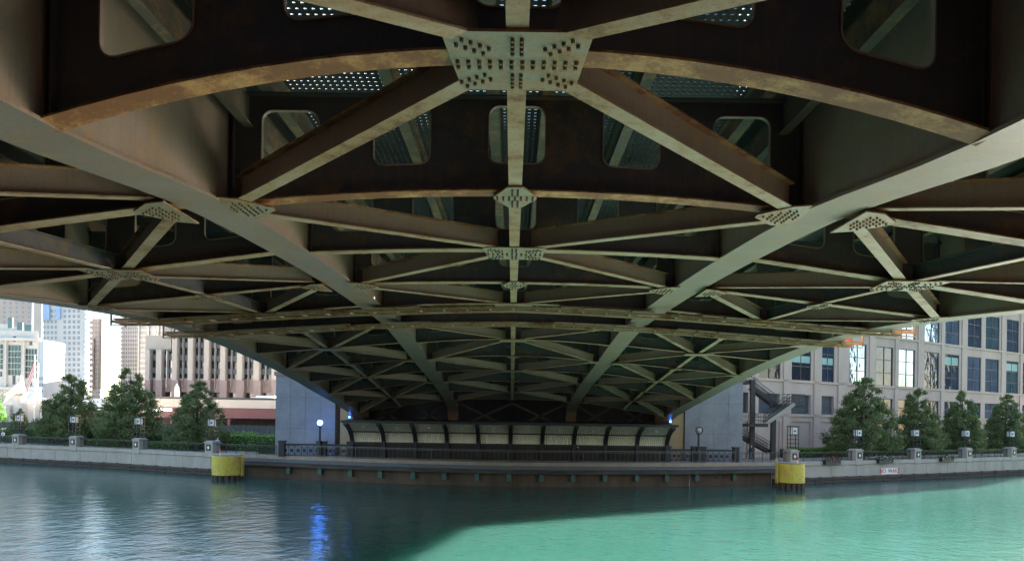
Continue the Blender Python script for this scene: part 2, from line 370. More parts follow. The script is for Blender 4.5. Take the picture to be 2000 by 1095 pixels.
def floor_beam(parent, x0, x1, d, holes, fl):
    step = .14; xs = set(); n = max(2, int((x1-x0)/.45))
    for i in range(n+1): xs.add(round(x0+(x1-x0)*i/n, 4))
    hw, r = .53, .2
    top = TOP
    def hb(hx): return soff(hx, d)+.55
    def ht(hx): return min(top-.12, hb(hx)+1.12)
    hs = [hx for hx in holes if x0+.6 < hx < x1-.6 and ht(hx)-hb(hx) > .5]
    for hx in hs:
        for s_ in (-1, 1):
            for k in range(5): xs.add(round(hx+s_*(hw-r+r*math.sin(math.pi/2*k/4)), 4))
        xs.add(hx)
    xs = sorted(xs); th = .015; mb = MB(); rims = [MB() for _ in hs]
    def hole(x):
        for hx in hs:
            if hx-hw-1e-4 <= x <= hx+hw+1e-4:
                a = max(0, abs(x-hx)-(hw-r)); e = r-math.sqrt(max(0, r*r-a*a))
                sl = soff(x, d)-soff(hx, d)
                return hb(hx)+e+sl, ht(hx)-e
        return None
    def quad(xa, xb, za0, za1, zb0, zb1):
        for y, fl_ in ((d-th, 0), (d+th, 1)):
            vs = [(xa,y,za0),(xb,y,zb0),(xb,y,zb1),(xa,y,za1)]
            mb.add(vs, [(0,1,2,3)] if not fl_ else [(3,2,1,0)])
    for a, b in zip(xs, xs[1:]):
        mid = (a+b)/2; s0, s1 = soff(a, d)+.03, soff(b, d)+.03
        if hole(mid):
            (b0, t0), (b1, t1) = hole(a) or hole(a+1e-3), hole(b) or hole(b-1e-3)
            quad(a, b, s0, b0, s1, b1); quad(a, b, t0, top, t1, top)
            yy = .045
            for (u, v, dz) in ((b0, b1, .02), (t0, t1, -.02)):
                near_h = min(range(len(hs)), key=lambda q: abs(hs[q]-mid)); rims[near_h].bar((a, d, u), (b, d, v), .09, .018)
        else: quad(a, b, s0, top, s1, top)
    for hi, hx in enumerate(hs):
        rim = rims[hi]; e0 = hole(hx-hw+1e-4); e1 = hole(hx+hw-1e-4)
        rim.bar((hx-hw, d, e0[0]-.0), (hx-hw, d, e0[1]), .018, .09, up=Vector((0,1,0)))
        rim.bar((hx+hw, d, e1[0]-.0), (hx+hw, d, e1[1]), .018, .09, up=Vector((0,1,0)))
    # stiffeners at the ends
    for x in (x0+.12, x1-.12): mb.box((x-.012, d-.12, soff(x, d)+.05), (x+.012, d+.12, top))
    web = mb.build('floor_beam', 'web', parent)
    LOC[web.name] = LOC[parent.name]
    fm = MB(); n = 22; vs = []; hwf = .19; t = .03
    for i in range(n+1):
        x = x0+(x1-x0)*i/n; z = soff(x, d)
        vs += [(x,d-hwf,z),(x,d+hwf,z),(x,d+hwf,z+t),(x,d-hwf,z+t)]
    fs = []
    for i in range(n):
        for j in range(4): k = (j+1) % 4; fs.append((i*4+j, i*4+k, (i+1)*4+k, (i+1)*4+j))
    fm.add(vs, [f[::-1] for f in fs]); fm.m = [1 if q % 4 in (1, 3) else 0 for q in range(len(fs))]; fm.build('bottom_flange', [fl, 'redge'], web)
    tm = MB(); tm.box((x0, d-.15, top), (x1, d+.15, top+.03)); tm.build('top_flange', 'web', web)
    for rim in rims: rim.build('hole_rim', 'girder', web)
def girder(parent, xa, xb, d0, d1, legs):
    n = max(8, int((d1-d0)/1.2)); zf = zi if abs(xa) < 10 else zo; mb = MB(); fl = MB(); vs = []; fv = []
    ds = [d0+(d1-d0)*i/n for i in range(n+1)]
    if legs: ds = [d for d in ds if d < 66] + [66+.4*i for i in range(21) if 66+.4*i <= d1]
    for d in ds:
        z = EYE+zf(d); tp = DECK+.1
        vs += [(xa,d,z+.05),(xb,d,z+.05),(xb,d,tp),(xa,d,tp)]
        fv += [(xa-.07,d,z),(xb+.07,d,z),(xb+.07,d,z+.05),(xa-.07,d,z+.05)]
    m = len(ds)
    def sk(q): return [(i*4+j, (i+1)*4+j, (i+1)*4+(j+1)%4, i*4+(j+1)%4) for i in range(m-1) for j in range(4)] + [(0,1,2,3), tuple((m-1)*4+j for j in (3,2,1,0))]
    mb.add(vs, sk(vs)); fl.add(fv, sk(fv))
    g_ = mb.build('main_girder', 'girder', parent); LOC[g_.name] = LOC[parent.name]
    fl.build('bottom_flange', 'girder', g_)
    # seam lines: vertical splice plates and rows of bolts near each floor beam
    for d in ST:
        if d0 < d < d1:
            for x, s_ in ((xa, -1), (xb, 1)):
                sp = MB(); sp.box((x+s_*.003, d-.10, EYE+zf(d)+.07), (x+s_*.018, d+.10, TOP)); sp.build('splice_plate', 'girder', g_)
def leaf_(name, label, d0, d1, ks, far):
    root = thing(name, label, 'bridge', (0, (d0+d1)/2, EYE+4))
    for xa, xb in ((-OU1,-OU0),(-IN1,-IN0),(IN0,IN1),(OU0,OU1)): girder(root, xa, xb, d0, d1 if not far else (74.2 if abs(xa) < 10 else 73.2), far)
    for k in ks:
        d = ST[k]
        floor_beam(root, -IN0, IN0, d, [-4.2,-2.12,.02,2.15,4.2], 'rusty' if k in (0, 1, 2) else 'flange')
        floor_beam(root, -OU0, -IN1, d, [-12.9,-11.1,-9.3,-7.5], 'flange'); floor_beam(root, IN1, OU0, d, [12.9,11.1,9.3,7.5], 'flange')
        for c, hw_ in ((0, IN0), (-10.15, 3.95), (10.15, 3.95)):
            if k % 2 == 1: gusset(root, c, d, 'big', c == 0)
            else:
                gusset(root, c, d, 'small', c == 0)
                gusset(root, c-hw_, d, 'sideL', 0); gusset(root, c+hw_, d, 'sideR', 0)
    for k in ks:
        if k+1 not in ks: continue
        a, b = ST[k], ST[k+1]
        for c, hw_ in ((0, IN0), (-10.15, 3.95), (10.15, 3.95)):
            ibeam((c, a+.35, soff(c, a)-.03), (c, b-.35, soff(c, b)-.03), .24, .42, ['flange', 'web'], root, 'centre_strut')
            for s_ in (-1, 1):
                if k % 2 == 1: pa, pb = (c, a), (c+s_*hw_, b)
                else: pa, pb = (c+s_*hw_, a), (c, b)
                va, vb = Vector((*pa, soff(pa[0], a)-.03)), Vector((*pb, soff(pb[0], b)-.03)); dv = (vb-va).normalized()
                ea, eb = va+dv*.6, vb-dv*.6; ea.z, eb.z = va.z, vb.z
                ibeam(ea, eb, .25, .46, ['flange', 'girder', 'redge'], root, 'diagonal_brace')
    # stringers and deck
    dd1 = d1 if not far else 78
    for x in (-4.6,-2.3,-.45,.6,2.3,4.6,-7.4,-9.3,-11.2,-13,7.4,9.3,11.2,13):
        mb = MB(); mb.box((x-.01, d0, TOP+.035), (x+.01, dd1, DECK-.02)); mb.box((x-.11, d0, TOP+.032), (x+.11, dd1, TOP+.055)); mb.box((x-.11, d0, DECK-.03), (x+.11, dd1, DECK-.005))
        mb.build('stringer', 'strg', root)
    for x in (-4.98, 4.98):
        mb = MB(); mb.box((x-.09, d0, EYE+5.32), (x+.09, dd1, EYE+5.35)); mb.box((x-.012, d0, EYE+5.35), (x+.012, dd1, TOP-.02)); mb.build('edge_stringer', 'strg', root)
    mb = MB()
    for s_ in (-1, 1): mb.box((s_*(IN0+.005), d0, DECK+.11), (s_*17.6, dd1, DECK+.35))
    mb.build('deck_slab', 'deck', root)
    mb = MB(); x = -5.25
    while x < 5.3: mb.box((x-.038, d0, DECK), (x+.038, dd1, DECK+.05)); x += .13
    y = d0+.05
    while y < dd1: mb.box((-5.3, y-.042, DECK+.002), (5.3, y+.042, DECK+.035)); y += .17
    for q in (-1, 1): mb.box((q*5.18, d0, DECK-.006), (q*5.37, dd1, DECK+.108))
    mb.build('deck_grating', 'deck', root)
    for s_ in (-1, 1):
        mb = MB(); mb.box((s_*17.3, d0, DECK+.35), (s_*17.5, dd1, DECK+.5)); 
        y = d0+.5
        while y < dd1: mb.box((s_*17.33, y-.05, DECK+.5), (s_*17.45, y+.05, DECK+1.5)); y += 1.5
        for z in (.8, 1.1, 1.45): mb.box((s_*17.36, d0, DECK+z-.04), (s_*17.44, dd1, DECK+z+.04))
        mb.build('deck_railing', 'black', root)
    return root
near = leaf_('bridge_leaf', 'near half of the rusty steel bridge, overhead, ending at the mid-river joint', -12, BREAK-.12, range(0, 6), False)
farl = leaf_('bridge_leaf', 'far dark half of the steel bridge, curving down to the abutment behind the shelter', BREAK+.12, 74.5, range(6, 13), True)
def catwalk(root, d, zoff):
    mb = MB(); n = 34; xs = [-15.9+31.8*i/n for i in range(n+1)]
    zs = [(soff(x, d)*.5 + .5*(soff(0, d)*(1-abs(x)/15.9)+soff(15.9, d)*abs(x)/15.9))-zoff-.1*(1-abs(x)/15.9) for x in xs]
    for i in range(n):
        for o, h in ((-.5, .11), (.5, .11), (-.56, .04)):
            zz = 0 if o != -.56 else -.16
            mb.bar((xs[i], d+o, zs[i]+zz), (xs[i+1], d+o, zs[i+1]+zz), .07, h)
        mb.bar((xs[i], d-.55, zs[i]), (xs[i], d+.55, zs[i]), .06, .08)
        if i % 3 == 0: mb.bar((xs[i], d-.56, zs[i]-.18), (xs[i], d-.56, zs[i]+.1), .05, .05, up=Vector((0,1,0)))
    c = mb.build('catwalk', 'flange', root); LOC[c.name] = LOC[root.name]
    for i in range(n):
        if i % 7 in (2, 3) and 6 < i < 28: continue
        if 12 < i < 19: continue
        p = MB(); p.add([(xs[i]+.03,d-.5,zs[i]+.09),(xs[i+1]-.03,d-.5,zs[i+1]+.09),(xs[i+1]-.03,d+.5,zs[i+1]+.09),(xs[i]+.03,d+.5,zs[i]+.09),
                         (xs[i]+.03,d-.5,zs[i]+.13),(xs[i+1]-.03,d-.5,zs[i+1]+.13),(xs[i+1]-.03,d+.5,zs[i+1]+.13),(xs[i]+.03,d+.5,zs[i]+.13)],
                        [(3,2,1,0),(4,5,6,7),(0,1,5,4),(1,2,6,5),(2,3,7,6),(3,0,4,7)])
        p.build('platform_panel', 'catwalk', c)
    e = MB()
    for s_ in (-1, 1):
        x = s_*15.9; z = soff(x, d)-zoff
        for o in (-.55, .55): e.bar((x, d+o, z-.1), (x, d+o, z+.55), .06, .06, up=Vector((0,1,0)))
        e.bar((x, d-.55, z+.55), (x, d+.55, z+.55), .06, .06)
    e.build('end_rail', 'catwalk', c)
catwalk(near, 29.9, .12); catwalk(farl, 34.3, .12)
mb = MB(); p = W(1657, 662, 34.3); mb.box(p-Vector((.1,.1,.08)), p+Vector((.1,.1,.08))); mb.build('warning_light', 'red', farl)
# cross trussing behind the far leaf's last beam
mb = MB()
for x0, x1 in ((-5.3,5.3),(-14,-6.2),(6.2,14)):
    m_ = (x0+x1)/2
    for a, b in (((x0, 5.3), (m_, 7.7)), ((x1, 5.3), (m_, 7.7)), ((x0, 7.7), (m_, 5.2)), ((x1, 7.7), (m_, 5.2))): mb.bar((a[0],72.5,a[1]),(b[0],72.5,b[1]),.2,.2,up=Vector((0,1,0)))
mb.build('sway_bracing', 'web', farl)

# ------------------------------------------------------------------ abutment
rt = thing('bridge_abutment', 'dark recessed concrete abutment behind the curved shelter', 'abutment', (0, 80, QZ))
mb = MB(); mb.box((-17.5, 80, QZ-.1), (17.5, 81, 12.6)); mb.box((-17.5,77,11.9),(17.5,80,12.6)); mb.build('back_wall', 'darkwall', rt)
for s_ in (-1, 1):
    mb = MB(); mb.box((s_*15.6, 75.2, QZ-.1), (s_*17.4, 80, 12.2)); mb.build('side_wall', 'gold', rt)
# approach behind the camera
rt2 = thing('bridge_approach', 'dark approach span behind the camera', 'bridge', (0,-30,4.6))
mb = MB(); mb.box((-17.6,-70,DECK), (17.6,-12.2,DECK+.4)); mb.build('deck_slab', 'deck', rt2)
mb = MB(); mb.box((-15,-14,4.5), (15,-12.5,DECK)); mb.build('abutment_wall', 'darkwall', rt2)

def granite_block(label, x0, x1, d, ztop, ncol):
    rt = thing('granite_tower', label, 'bridge tower', ((x0+x1)/2, d, QZ))
    mb = MB(); rows = [QZ-.1, 4.9, 8.0, 11.1]; rows[-1] = ztop; wd_ = (x1-x0)/ncol; g_ = .012
    for r in range(3):
        for c in range(ncol):
            mb.box((x0+c*wd_+g_, d, rows[r]+g_), (x0+(c+1)*wd_-g_, d+.1, rows[r+1]-g_))
    for r in range(3):
        for (xa, s_) in ((x0, 1), (x1, -1)):
            for c in range(2): mb.box((xa, d+.1+c*2.6+g_, rows[r]+g_), (xa+s_*.1, d+.1+(c+1)*2.6-g_, rows[r+1]-g_))
    mb.build('cladding', 'granite', rt)
    mb = MB(); mb.box((x0+.03, d+.03, QZ-.1), (x1-.03, d+5.3, ztop)); mb.build('core', 'joint', rt)
    mb = MB(); mb.box((x0-.15, d-.15, ztop), (x1+.15, d+5.4, ztop+.42)); mb.build('cornice', 'rose', rt)
pL0, pL1 = W(538, 800, 75).x, W(655, 800, 75).x; pR0, pR1 = W(1338, 800, 75).x, W(1451, 800, 75).x
granite_block('grey granite bridge tower left of the curved shelter, behind the blue lamp', pL0, pL1, 75, W(540, 733, 75).z, 4)
granite_block('grey granite bridge tower beside the black steel stairs', pR0, pR1, 75, W(1450, 745, 75).z, 4)

# ------------------------------------------------------------------ shelter
def shelter():
    rt = thing('curved_shelter', 'long dark shelter of ten curved cream corrugated panels under the bridge', 'shelter', (0, 72, QZ))
    yb, yf, z0, z1 = 72.2, 69.0, 3.75, W(1000, 829, 69).z
    xb = [W(x, 860, 72).x for x in (687,749,811,873,934,997,1059,1121,1183,1245,1303)]
    prof = []
    for i in range(13):
        t = i/12*R(58)
        prof.append((yb-(yb-yf)*(1-math.cos(t))/(1-math.cos(R(58))), z0+(z1-z0)*math.sin(t)/math.sin(R(58))))
    for i in range(10):
        for nm, a, b in (('wall_panel', 0, 6), ('roof_panel', 6, 12)):
            mb = MB(); n = 14; xa, xe = xb[i]+.16, xb[i+1]-.16; vs = []
            for j in range(n*2+1):
                x = xa+(xe-xa)*j/(n*2); bumpy = .07 if j % 2 else 0
                for k in range(a, b+1): vs.append((x, prof[k][0]-bumpy, prof[k][1]-bumpy*.5))
            q = b-a+1
            mb.add(vs, [(j*q+k, (j+1)*q+k, (j+1)*q+k+1, j*q+k+1) for j in range(n*2) for k in range(q-1)])
            mb.build(nm, 'cream', rt)
        xm = (xb[i]+xb[i+1])/2; mb = MB(); k = 9
        mb.tube((xm, prof[k][0], prof[k][1]-.02), (xm, prof[k][0]-.02, prof[k][1]-.16), .22, .18, 14)
        mb.build('ceiling_lamp', 'lens', rt)
        mb = MB(); mb.bar((xb[i]+.12, prof[6][0]-.08, prof[6][1]-.08), (xb[i+1]-.12, prof[6][0]-.08, prof[6][1]-.08), .12, .12); mb.build('purlin', 'black', rt)
    for x in xb:
        mb = MB()
        for (a, b) in zip(prof, prof[1:]): mb.bar((x, a[0]-.08, a[1]-.05), (x, b[0]-.08, b[1]-.05), .3, .34, up=Vector((1,0,0)))
        mb.box((x-.17, yb-.25, QZ-.05), (x+.17, yb+.1, z0+.02)); mb.build('rib', 'black', rt)
    mb = MB(); mb.box((xb[0]-.4, yf-.12, z1-.02), (xb[-1]+.4, yf+.1, z1+.22)); mb.box((xb[0]-.2, yb-.15, z0-.2), (xb[-1]+.2, yb-.02, z0)); mb.build('fascia', 'black', rt)
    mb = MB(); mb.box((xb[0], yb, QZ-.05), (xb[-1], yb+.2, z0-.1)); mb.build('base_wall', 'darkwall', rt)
    mb = MB(); mb.add([(xb[0], yf, z1+.2), (xb[-1], yf, z1+.2), (xb[-1], yb+2.5, z1+.35), (xb[0], yb+2.5, z1+.35),(xb[0], yf, z1+.23), (xb[-1], yf, z1+.23), (xb[-1], yb+2.5, z1+.39), (xb[0], yb+2.5, z1+.39)],
                      [(3,2,1,0),(4,5,6,7),(0,1,5,4),(1,2,6,5),(2,3,7,6),(3,0,4,7)]); mb.build('roof_sheet', 'darkwall', rt)
shelter()

# ------------------------------------------------------------------ quay walls
def span_blocks(mb, line, prof, pitch, gap, mi=0):
    """a swept profile cut into blocks with open joints"""
    L = [0]
    for a, b in zip(line, line[1:]): L.append(L[-1]+(b-a).length)
    def at(s_):
        for i in range(len(line)-1):
            if s_ <= L[i+1]+1e-6: return line[i].lerp(line[i+1], (s_-L[i])/(L[i+1]-L[i]))
        return line[-1]
    n = max(1, round(L[-1]/pitch)); st_ = L[-1]/n
    for i in range(n): mb.extrude([at(i*st_+gap/2), at((i+.5)*st_), at((i+1)*st_-gap/2)], prof, mi)
CEN = (472, 1513)
rt = thing('quay_wall', 'stained brown quay wall with green brackets under the bridge', 'wall', tuple(qat(1000, 0)[0]))
ln = qline(*CEN)
mb = MB(); span_blocks(mb, ln, [(-.9,1.92),(.06,1.92),(.06,2.25),(-.9,2.25)], 4.4, .02); mb.build('coping', 'coping', rt)
mb = MB(); mb.extrude(ln, [(-.9,1.6),(.10,1.6),(.10,1.90),(-.9,1.90)]); mb.build('coping_base', 'joint', rt)
mb = MB(); mb.extrude(ln, [(-.5,1.22),(.22,1.22),(.22,1.36),(.05,1.36),(.05,1.58),(-.5,1.58)]); mb.build('wale', 'timber', rt)
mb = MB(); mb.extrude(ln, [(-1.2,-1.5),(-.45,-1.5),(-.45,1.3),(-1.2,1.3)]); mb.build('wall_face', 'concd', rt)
for x in [562,624,683,742,806,868,932,994,1058,1120,1183,1245,1304,1363,1437]:
    p, t, nn = qat(x, .3); mb = MB()
    mb.bar(p+Vector((0,0,-1.72)), p+Vector((0,0,-1.0)), .42, .36, up=nn); mb.build('bracket', 'green', rt)
for x in (1405, 1418):
    p, t, nn = qat(x, .44); mb = MB(); mb.tube(p-nn*.06+Vector((0,0,-1.45)), p+nn*.1+Vector((0,0,-1.45)), .16, .16, 10); mb.build('drain_outlet', 'pile', rt)
mb = MB(); p, t, nn = qat(1351, .42); mb.bar(p+Vector((0,0,-2.3)), p+Vector((0,0,-1.0)), .05, .05, up=nn); mb.build('drip_pipe', 'conc', rt)

def side_quay(label, x0, x1):
    rt = thing('quay_wall', label, 'wall', tuple(qat((x0+x1)/2, 0)[0])); ln = qline(x0, x1)
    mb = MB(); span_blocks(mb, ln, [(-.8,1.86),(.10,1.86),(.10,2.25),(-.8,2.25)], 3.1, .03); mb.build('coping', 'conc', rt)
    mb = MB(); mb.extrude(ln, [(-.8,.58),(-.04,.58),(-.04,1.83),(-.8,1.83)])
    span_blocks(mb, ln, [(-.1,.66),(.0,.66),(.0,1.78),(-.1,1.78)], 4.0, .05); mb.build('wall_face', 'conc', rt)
    mb = MB()
    for z0, z1, o in ((.34,.60,.16), (.02,.24,.2)): span_blocks(mb, ln, [(-.7,z0),(o,z0),(o,z1),(-.7,z1)], 5.2, .06)
    mb.extrude(ln, [(-.8,-1.2),(.02,-1.2),(.02,.57),(-.8,.57)], 0); mb.build('timber_wale', 'timber', rt)
    mb = MB(); s_ = 0
    x = x0+8
    while x < x1-4:
        p, t, nn = qat(x, -.05); mb.bar(p+Vector((0,0,-3.2)), p+Vector((0,0,-1.6)), .22, .22, up=nn); x += 26
    mb.build('fender_pile', 'pile', rt)
side_quay('pale stained quay wall left of the left yellow fender', -350, 470)
side_quay('pale quay wall with planters right of the right yellow fender', 1515, 2350)

# railing piers
def pier(x, label, g_):
    p, t, nn = qat(x, .35); rt = thing('railing_pier', label, 'pier', tuple(p), g_)
    T = Vector((t.x, t.y, 0)); z = Vector((0,0,1))
    def rect(mb, c, w_, dp, z0, z1): mb.bar(c+z*z0, c+z*z1, w_, dp, up=nn)
    mb = MB(); rect(mb, p, 1.12, 1.0, -.45, 1.0); mb.bar(p+z*1.0, p+z*1.12, 1.26, 1.14, up=nn); mb.bar(p+z*1.12, p+z*1.24, 1.0, .88, up=nn)
    mb.build('pier_body', 'conc', rt, bevel=.03)
    q = p-nn*.5; mb = MB(); mb.bar(q-nn*.02+z*.22, q-nn*.02+z*.88, .62, .05, up=nn)
    pn = mb.build('dark_panel', 'black', rt); LOC[pn.name] = LOC[rt.name]
    mb = MB(); c = q-nn*.055+z*.55; r = .2
    mb.add([c-T*r*.8, c-z*r, c+T*r*.8, c+z*r], [(0,1,2,3)]); mb.build('diamond', 'white', pn)
GP = 'stone piers along the quay railing'
for i, (x, lb) in enumerate([(33,'leftmost stone railing pier, at the left edge below the small dark tree'),(145,'stone railing pier below the widest left tree, second from the left'),(269,'third stone railing pier from the left, below the tallest left tree'),(411,'stone railing pier behind the left yellow fender beside a person in a blue shirt'),
        (1549,'stone railing pier behind the right yellow fender'),(1675,'stone railing pier between two flower boxes, left of the NO WAKE sign'),(1788,'stone railing pier right of the NO WAKE sign'),(1887,'second stone railing pier from the right edge'),(1976,'rightmost stone railing pier')]):
    pier(x, lb, GP)
def railing(x0, x1, label, g_, back=.35, h=.95, dense=.17, mat='black', ends=True):
    a, t0, n0 = qat(x0, back); rt = thing('iron_railing', label, 'railing', tuple(a), g_)
    line = [qat(x, back)[0] for x in [x0+(x1-x0)*i/6 for i in range(7)]]
    z = Vector((0,0,1)); mb = MB()
    for u, v in zip(line, line[1:]):
        for zz, th in ((h, .06), (h-.13, .03), (.1, .04)): mb.bar(u+z*zz, v+z*zz, .05, th)
    pm = mb; mb = MB()
    for u, v in zip(line, line[1:]):
        n = max(1, int((v-u).length/dense))
        for i in range(n): q = u.lerp(v, i/n); mb.bar(q+z*.1, q+z*h, .018, .018, up=Vector((0,1,0)))
        pm.bar(v+z*-.02, v+z*(h+.04), .05, .05, up=Vector((0,1,0)))
    mb.build('balusters', mat, rt); pm.build('rails', mat, rt)
GR = 'black iron railings between stone piers'
for x0, x1, lb in [(-120,27,'black iron railing at the far left edge'),(40,138,'black iron railing between the first and second stone piers from the left'),(152,262,'black iron railing between the second and third stone piers from the left'),(276,404,'black iron railing left of the left yellow fender'),
                   (418,536,'black iron railing in front of the low clipped hedge'),(1445,1542,'black iron railing in front of the steel stairs'),(1556,1668,'black iron railing behind the flower box nearest the right yellow fender'),(1683,1780,'black iron railing above the NO WAKE sign'),
                   (1795,1880,'black iron railing behind the rightmost flower box'),(1894,1970,'black iron railing between the two rightmost stone piers'),(1983,2120,'black iron railing at the far right edge')]:
    railing(x0, x1, lb, GR)
M['greysteel'] = plain('grey galvanised steel', (.12, .12, .125), .5)
railing(540, 1442, 'long thin grey railing on the quay in front of the curved shelter', None, .45, 1.05, .42, 'greysteel')
# ornamental dark fences against the towers
def ornate(x0, x1, label):
    a = W(x0, 880, 72.6); b = W(x1, 880, 72.6); rt = thing('ornamental_fence', label, 'fence', (a.x, 72.6, QZ))
    mb = MB(); mb.box((a.x,72.55,QZ+1.0),(b.x,72.75,QZ+1.22)); mb.box((a.x,72.6,QZ+.05),(b.x,72.7,QZ+.14)); n = 6; wd_ = (b.x-a.x)/n
    for i in range(n):
        x = a.x+i*wd_
        mb.bar((x,72.65,QZ+.1),(x+wd_,72.65,QZ+1.0),.03,.03); mb.bar((x+wd_,72.65,QZ+.1),(x,72.65,QZ+1.0),.03,.03)
        mb.tube((x+wd_/2,72.6,QZ+.55),(x+wd_/2,72.7,QZ+.55),.17,.17,10); mb.box((x-.02,72.62,QZ),(x+.02,72.68,QZ+1))
    mb.build('lattice', 'black', rt)
    for x in (a.x, b.x): pm = MB(); pm.box((x-.28,72.3,QZ-.05),(x+.28,72.9,QZ+1.4)); pm.box((x-.34,72.25,QZ+1.4),(x+.34,72.95,QZ+1.5)); pm.build('fence_post', 'black', rt)
ornate(551, 625, 'dark ornamental iron fence at the foot of the left granite tower'); ornate(632, 684, 'dark ornamental iron fence beside the left end of the shelter')
ornate(1304, 1356, 'dark ornamental iron fence beside the right end of the shelter'); ornate(1372, 1437, 'dark ornamental iron fence at the foot of the right granite tower')

# lamp posts
def globe_lamp(x, ytop, label, lit):
    p = W(x, 890, 72.2); z1 = W(x, ytop, 72.2).z; rt = thing('globe_lamp', label, 'lamp post', (p.x, 72.2, QZ))
    mb = MB(); mb.tube((p.x,72.2,QZ), (p.x,72.2,QZ+1.3), .22, .18, 10); mb.tube((p.x,72.2,QZ+1.3), (p.x,72.2,z1-.42), .11, .09, 10); mb.tube((p.x,72.2,z1-.42),(p.x,72.2,z1-.28),.18,.16,10); mb.build('post', 'black', rt)
    mb = MB(); mb.sphere((p.x,72.2,z1), .26 if lit else .3, 0, 16)
    if lit: M['bluelamp'] = plain('lit blue globe', (.3,.5,1), .2, emit=(.05,.22,1), es=4.5)
    mb.build('globe', 'bluelamp' if lit else 'lens', rt, smooth=True)
    if not lit:
        mb = MB(); 
        for i in range(12):
            a, b = math.pi*2*i/12, math.pi*2*(i+1)/12
            mb.bar((p.x+.33*math.cos(a),72.0,z1+.33*math.sin(a)),(p.x+.33*math.cos(b),72.0,z1+.33*math.sin(b)),.1,.06,up=Vector((0,1,0)))
        mb.build('guard_ring', 'black', rt)
globe_lamp(624, 825, 'lit blue globe lamp on a black post before the left granite tower', True)
globe_lamp(1364, 840, 'unlit globe lamp on a black post before the right granite tower', False)
M['blueled'] = plain('small blue floodlight lens', (.3,.5,1), .2, emit=(.05,.2,1), es=5)
for x, y, lb in ((683, 814, 'small blue floodlight at the left end of the shelter roof'), (1309, 823, 'small blue floodlight at the right end of the shelter roof')):
    p = W(x, y, 69.6); mb = MB(); mb.box(p-Vector((.07,.1,.07)), p+Vector((.07,.1,.07)), 1); mb.box(p+Vector((-.06,-.13,-.05)), p+Vector((.06,-.1,.06)), 0)
    mb.bar(p+Vector((0,0,-1)), p, .05, .05, 1, up=Vector((0,1,0)))
    tag(mb.build('blue_floodlight', ['blueled', 'black']), lb, 'floodlight', 'blue floodlights')
def lattice_lamp(x, yc, label, up=.0, tall=False):
    p, t, nn = qat(x, 1.6); c = W(x, yc, p.y); p = Vector((c.x, p.y, QZ)); zc_ = c.z; rt = thing('lattice_lamp', label, 'lamp post', tuple(p), 'lattice lamp posts along the promenade')
    w_ = .42; mb = MB()
    for a in (-1, 1):
        for b in (-1, 1): mb.box((p.x+a*w_-.03,p.y+b*w_-.03,QZ-.05),(p.x+a*w_+.03,p.y+b*w_+.03,zc_+.45))
    n = 4
    for i in range(n+1):
        z = QZ+1.0+(zc_-.45-QZ-1.0)*i/n
        for b in (-1, 1): mb.box((p.x-w_,p.y+b*w_-.02,z-.02),(p.x+w_,p.y+b*w_+.02,z+.02)); mb.box((p.x+b*w_-.02,p.y-w_,z-.02),(p.x+b*w_+.02,p.y+w_,z+.02))
    mb.box((p.x-w_-.06,p.y-w_-.06,zc_+.42),(p.x+w_+.06,p.y+w_+.06,zc_+.52)); mb.build('lattice_frame', 'black', rt)
    mb = MB(); mb.box((p.x-.3,p.y-.3,zc_-.34),(p.x+.3,p.y+.3,zc_+.34)); ln_ = mb.build('lantern', 'white', rt); LOC[ln_.name] = LOC[rt.name]
    mb = MB()
    mb.box((p.x-.19,p.y-.33,zc_-.34),(p.x-.13,p.y-.305,zc_+.34))
    c = Vector((p.x+.06, p.y-.32, zc_)); mb.add([c+Vector((-.13,0,0)), c+Vector((0,0,-.16)), c+Vector((.13,0,0)), c+Vector((0,0,.16))], [(0,1,2,3)])
    mb.box((p.x-.33,p.y-.32,zc_-.36),(p.x+.33,p.y-.303,zc_-.3)); mb.build('lantern_mark', 'greysteel', ln_)
for x, y, lb in [(38,816,'lattice lamp post with white lantern in front of the small dark tree'),(145,819,'lattice lamp post in front of the widest left tree'),(271,822,'lattice lamp post in front of the tallest left tree'),(414,825,'lattice lamp post before the tree nearest the left granite tower'),
                 (1549,841,'lattice lamp post standing clear between the stairs and the right trees'),(1675,845,'lattice lamp post before the tallest right tree'),(1787,845,'lattice lamp post before the second right tree'),(1886,846,'lattice lamp post before the third right tree'),(1974,847,'lattice lamp post before the rightmost tree')]:
    lattice_lamp(x, y, lb)

